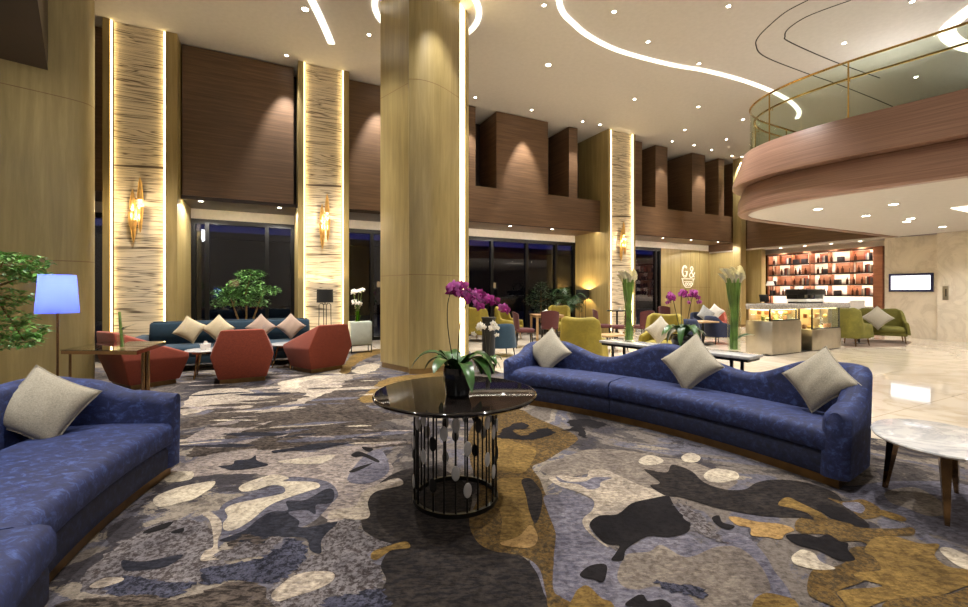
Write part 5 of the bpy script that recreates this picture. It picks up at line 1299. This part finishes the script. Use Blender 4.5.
def put(o, lx, r_, lab, cat, grp, ly=-.08):
    q = o
    if o.name in first: q = o.copy(); COL.objects.link(q)
    first.add(o.name); q.location = onshelf(lx, ly, ZS[r_]+.001); q.rotation_euler = (0, 0, A-pi/2); tag(q, lab, cat, grp)
LAY = [[(.09, 'x'), (-9, ''), (.52, 'b'), (.62, 'b'), (.74, 'x'), (1.1, 'b'), (1.26, 'b'), (1.42, 'k'), (1.9, 'b'), (2.02, 'b'), (2.14, 'b'), (2.45, 'x'), (2.9, 'b'), (3.05, 'b'), (3.3, 'k')],
       [(.12, 'x'), (.6, 'b'), (.95, 'b'), (1.18, 'b'), (1.38, 'k'), (1.85, 'b'), (2.0, 'b'), (2.2, 'b'), (2.45, 'x'), (2.75, 'b'), (2.95, 'b'), (3.2, 'b'), (3.42, 'k')],
       [(.12, 'b'), (.46, 'b'), (.7, 'k'), (1.0, 'b'), (1.15, 'b'), (1.36, 'b'), (1.8, 'b'), (1.95, 'b'), (2.1, 'x'), (2.45, 'b'), (2.6, 'b'), (2.85, 'b'), (3.1, 'b'), (3.4, 'k')],
       [(.16, 'b'), (.72, 'k'), (1.02, 'x'), (1.33, 'x'), (1.8, 'b'), (2.02, 'k'), (2.25, 'b'), (2.55, 'x'), (3.0, 'b'), (3.38, 'k')]]
for r_, row in enumerate(LAY):
    for s_, k in row:
        if not k: continue
        lx = -hs+s_*(SL/3.6)
        if k == 'b': put(pb, lx, r_, 'dark bottle on the %s lit shelf behind the bar' % rows[r_], 'bottle', 'bottles on the %s bar shelf' % rows[r_])
        elif k == 'x': put(bx_, lx, r_, 'dark box on the %s lit shelf behind the bar' % rows[r_], 'box', 'boxes on the %s bar shelf' % rows[r_])
        else:
            for q in range(4): put(bks[(q+r_) % 4], lx-.07+q*.045, r_, '%s book on the %s lit shelf behind the bar' % (('grey', 'cream', 'dark', 'red')[(q+r_) % 4], rows[r_]), 'book', 'books on the %s bar shelf' % rows[r_])

# ---------------------------------------------------------------- olive armchairs by the bar
oc = wing_chair('olive wing armchair beside the counter, seen from the side', OLIVE, GO, GOLDM, 1.0, .34)
x, y = at(850, 11.5); oc.location = (x, y, 0); oc.rotation_euler = (0, 0, R(112))
ol = wing_chair('wide olive armchair with a cream pillow under the wall screen', OLIVE, GO, GOLDM, .94, .56)
x, y = at(880, 12.3); ol.location = (x, y, 0); ol.rotation_euler = (0, 0, R(-38))
x, y = at(877.5, 12.02); pillow((x, y, .70), .50, -18, -38, LINEN, 'cream pillow in the wide olive armchair', None)
x, y = at(859, 11.9)
sd_ = thing('side_table', 'small dark table between the two olive armchairs', 'table', (x, y, 0))
MB().lathe([(.001, .5), (.22, .5), (.22, .53), (.001, .53)], 24).build('tabletop', BLACKM, sd_); MB().tube([(0, 0, .01), (0, 0, .5)], .02, 8).build('pedestal', BLACKM, sd_); MB().lathe([(.001, 0), (.16, 0), (.16, .015), (.001, .02)], 24).build('base', BLACKM, sd_)
cup((x-.02, y-.03, .531), 'white cup on the small dark table between the olive armchairs')
tag(MB().prism([at(842, 12.9), at(845, 10.9), at(905, 11.2), at(912, 12.2), at(900, 12.75)], 0.0005, .006).build('area_rug', fabric('brown_rug', (120, 98, 80), .2)), 'thin brown rug under the olive armchairs', 'rug')

# ---------------------------------------------------------------- wall screen, switch plate and the cafe sign
x, y = UV(17.83, 6.08)
tv = thing('wall_screen', 'wall-mounted screen glowing white in a dark blue frame', 'screen', (x, y, hz(282.6, y)), A-pi/2)
MB().b(-.52, .52, -.03, .015, -.285, .285, .006).build('frame', SBLUE, tv); MB().b(-.46, .46, -.034, -.03, -.22, .22).build('display', SCREEN, tv)
x, y = UV(17.6, 5.36)
u_ = 17.59; d_ = (945.5-CX)/F; v_ = u_*(CA-SA*d_)/(CA*d_+SA); x, y = UV(u_, v_)
sw = thing('switch_plate', 'narrow steel switch plate on the marble wall at the right edge', 'switch', (x, y, hz(293, y)), A-pi/2)
MB().b(-.06, .06, -.012, .008, -.2, .2, .004).build('plate', STEEL, sw); MB().b(.0, .025, -.016, -.012, -.1, .12).build('slot', BLACKM, sw)
sg = thing('cafe_sign', 'white outlined letters and cup emblem sign on the pale wood wall', 'sign', (*UV(wp(688, V1-.03), V1-.03), hz(277, UV(wp(688, V1-.03), V1-.03)[1])), A)
NEON = emit('sign_white', (255, 246, 226), .22)
def text(ch, size, loc, parent, name):
    c = bpy.data.curves.new(name, 'FONT'); c.body = ch; c.size = size; c.extrude = .006; c.align_x = 'CENTER'; c.fill_mode = 'NONE'; c.bevel_depth = .005; c.bevel_resolution = 1
    o = bpy.data.objects.new(name, c); COL.objects.link(o)
    dg = bpy.context.evaluated_depsgraph_get(); me = bpy.data.meshes.new_from_object(o.evaluated_get(dg)); bpy.data.objects.remove(o)
    me.materials.clear(); me.materials.append(NEON)
    q = bpy.data.objects.new(name, me); COL.objects.link(q); q.parent = parent; q.location = loc; q.rotation_euler = (R(90), 0, 0); return q
for rx, rz in ((.17, .25), (.125, .20)):
    q = [(-.20+rx*math.cos(a), 0, .24+rz*math.sin(a)) for a in [R(42+276*k/24) for k in range(25)]]
    MB().tube(q+[(-.20+rx*.95, 0, .24), (-.20, 0, .24)], .012, 6).build('letter', NEON, sg)
q = spline([(.40, -.0), (.24, .20), (.16, .36), (.24, .46), (.32, .36), (.22, .22), (.10, .10), (.18, -.02), (.32, .04), (.42, .20)], 6)
MB().tube([(x_, 0, z_) for x_, z_ in q], .014, 6).build('letter', NEON, sg)
m = MB(); m.tube([(-.40, 0, -.08), (.42, 0, -.08)], .012, 6); m.tube([(-.34, 0, -.10), (-.30, 0, -.30), (-.16, 0, -.44), (.16, 0, -.44), (.30, 0, -.30), (.34, 0, -.10)], .014, 6)
m.tube([(-.24, 0, -.2), (.24, 0, -.2)], .01, 6)
for q in (-.12, .04, .2): m.tube([(q+.06*math.cos(a), 0, -.31+.06*math.sin(a)) for a in [2*pi*k/14 for k in range(14)]], .01, 6, True)
m.build('cup_emblem', NEON, sg)

# ---------------------------------------------------------------- added fill lights, world, camera
def fill_pendant(u, v, z, e, lab, r=.35):  # unseen globes added as soft fill from behind the camera
    x, y = UV(u, v)
    t = thing('fill_globe', lab, 'lamp', (x, y, z), 0, 'added fill globes behind the viewer')
    MB().ell((0, 0, 0), (r, r, r), 24, 14).build('globe', emit('globe_%d' % int(100*u+v), (255, 252, 246), e), t)
    MB().tube([(0, 0, r), (0, 0, H-z)], .012, 8).build('rod', BRASS, t)
for u, v, z, e in FILL_PEND: fill_pendant(u, v, z, e, 'round warm fill globe added unseen behind the viewer')
# unseen lights added above the balcony slab to brighten the ceiling
for u, v in ((12.5, 1), (12.5, 4.5), (15.5, 3)):
    x, y = UV(u, v)
    t = thing('fill_uplight', 'unseen fill light added up on the balcony', 'lamp', (x, y, 4.3), 0, 'added fill lights on the balcony')
    MB().lathe([(.001, 0), (.12, 0), (.12, .02), (.02, .03), (.02, 1.1), (.12, 1.2), (.11, 1.2), (.001, 1.12)], 20).build('lamp_body', BRASS, t)
    l = bpy.data.lights.new('fill_uplight_spot', 'SPOT'); l.energy = E_U; l.spot_size = R(140); l.spot_blend = 1; l.color = (1, .96, .9); l.shadow_soft_size = .1
    o = bpy.data.objects.new('fill_uplight_spot', l); COL.objects.link(o); o.parent = t; o.location = (0, 0, 1.25); o.rotation_euler = (pi, 0, 0)
wd = bpy.data.worlds.new('night'); sc.world = wd; wd.use_nodes = True
bg = wd.node_tree.nodes['Background']; bg.inputs[0].default_value = srgb((30, 36, 92)); bg.inputs[1].default_value = .4
cam = bpy.data.cameras.new('camera'); cam.lens = 36*F/968; cam.sensor_width = 36; cam.sensor_fit = 'HORIZONTAL'
cam.shift_x = 0; cam.shift_y = -(303.5-HY)/968; cam.clip_start = .05; cam.clip_end = 200
co = bpy.data.objects.new('camera', cam); COL.objects.link(co); co.location = (0, 0, HC); co.rotation_euler = (pi/2, 0, 0); sc.camera = co
vs = sc.view_settings; sc.display_settings.display_device = 'sRGB'; vs.view_transform = 'Standard'; vs.look = 'None'; vs.gamma = 1; vs.use_curve_mapping = False; vs.exposure = EXPO
cy = sc.cycles
cy.max_bounces = 8; cy.diffuse_bounces = 4; cy.glossy_bounces = 4; cy.transmission_bounces = 6; cy.transparent_max_bounces = 12
cy.sample_clamp_indirect = 6; cy.sample_clamp_direct = 0; cy.caustics_reflective = False; cy.caustics_refractive = False; cy.use_denoising = True
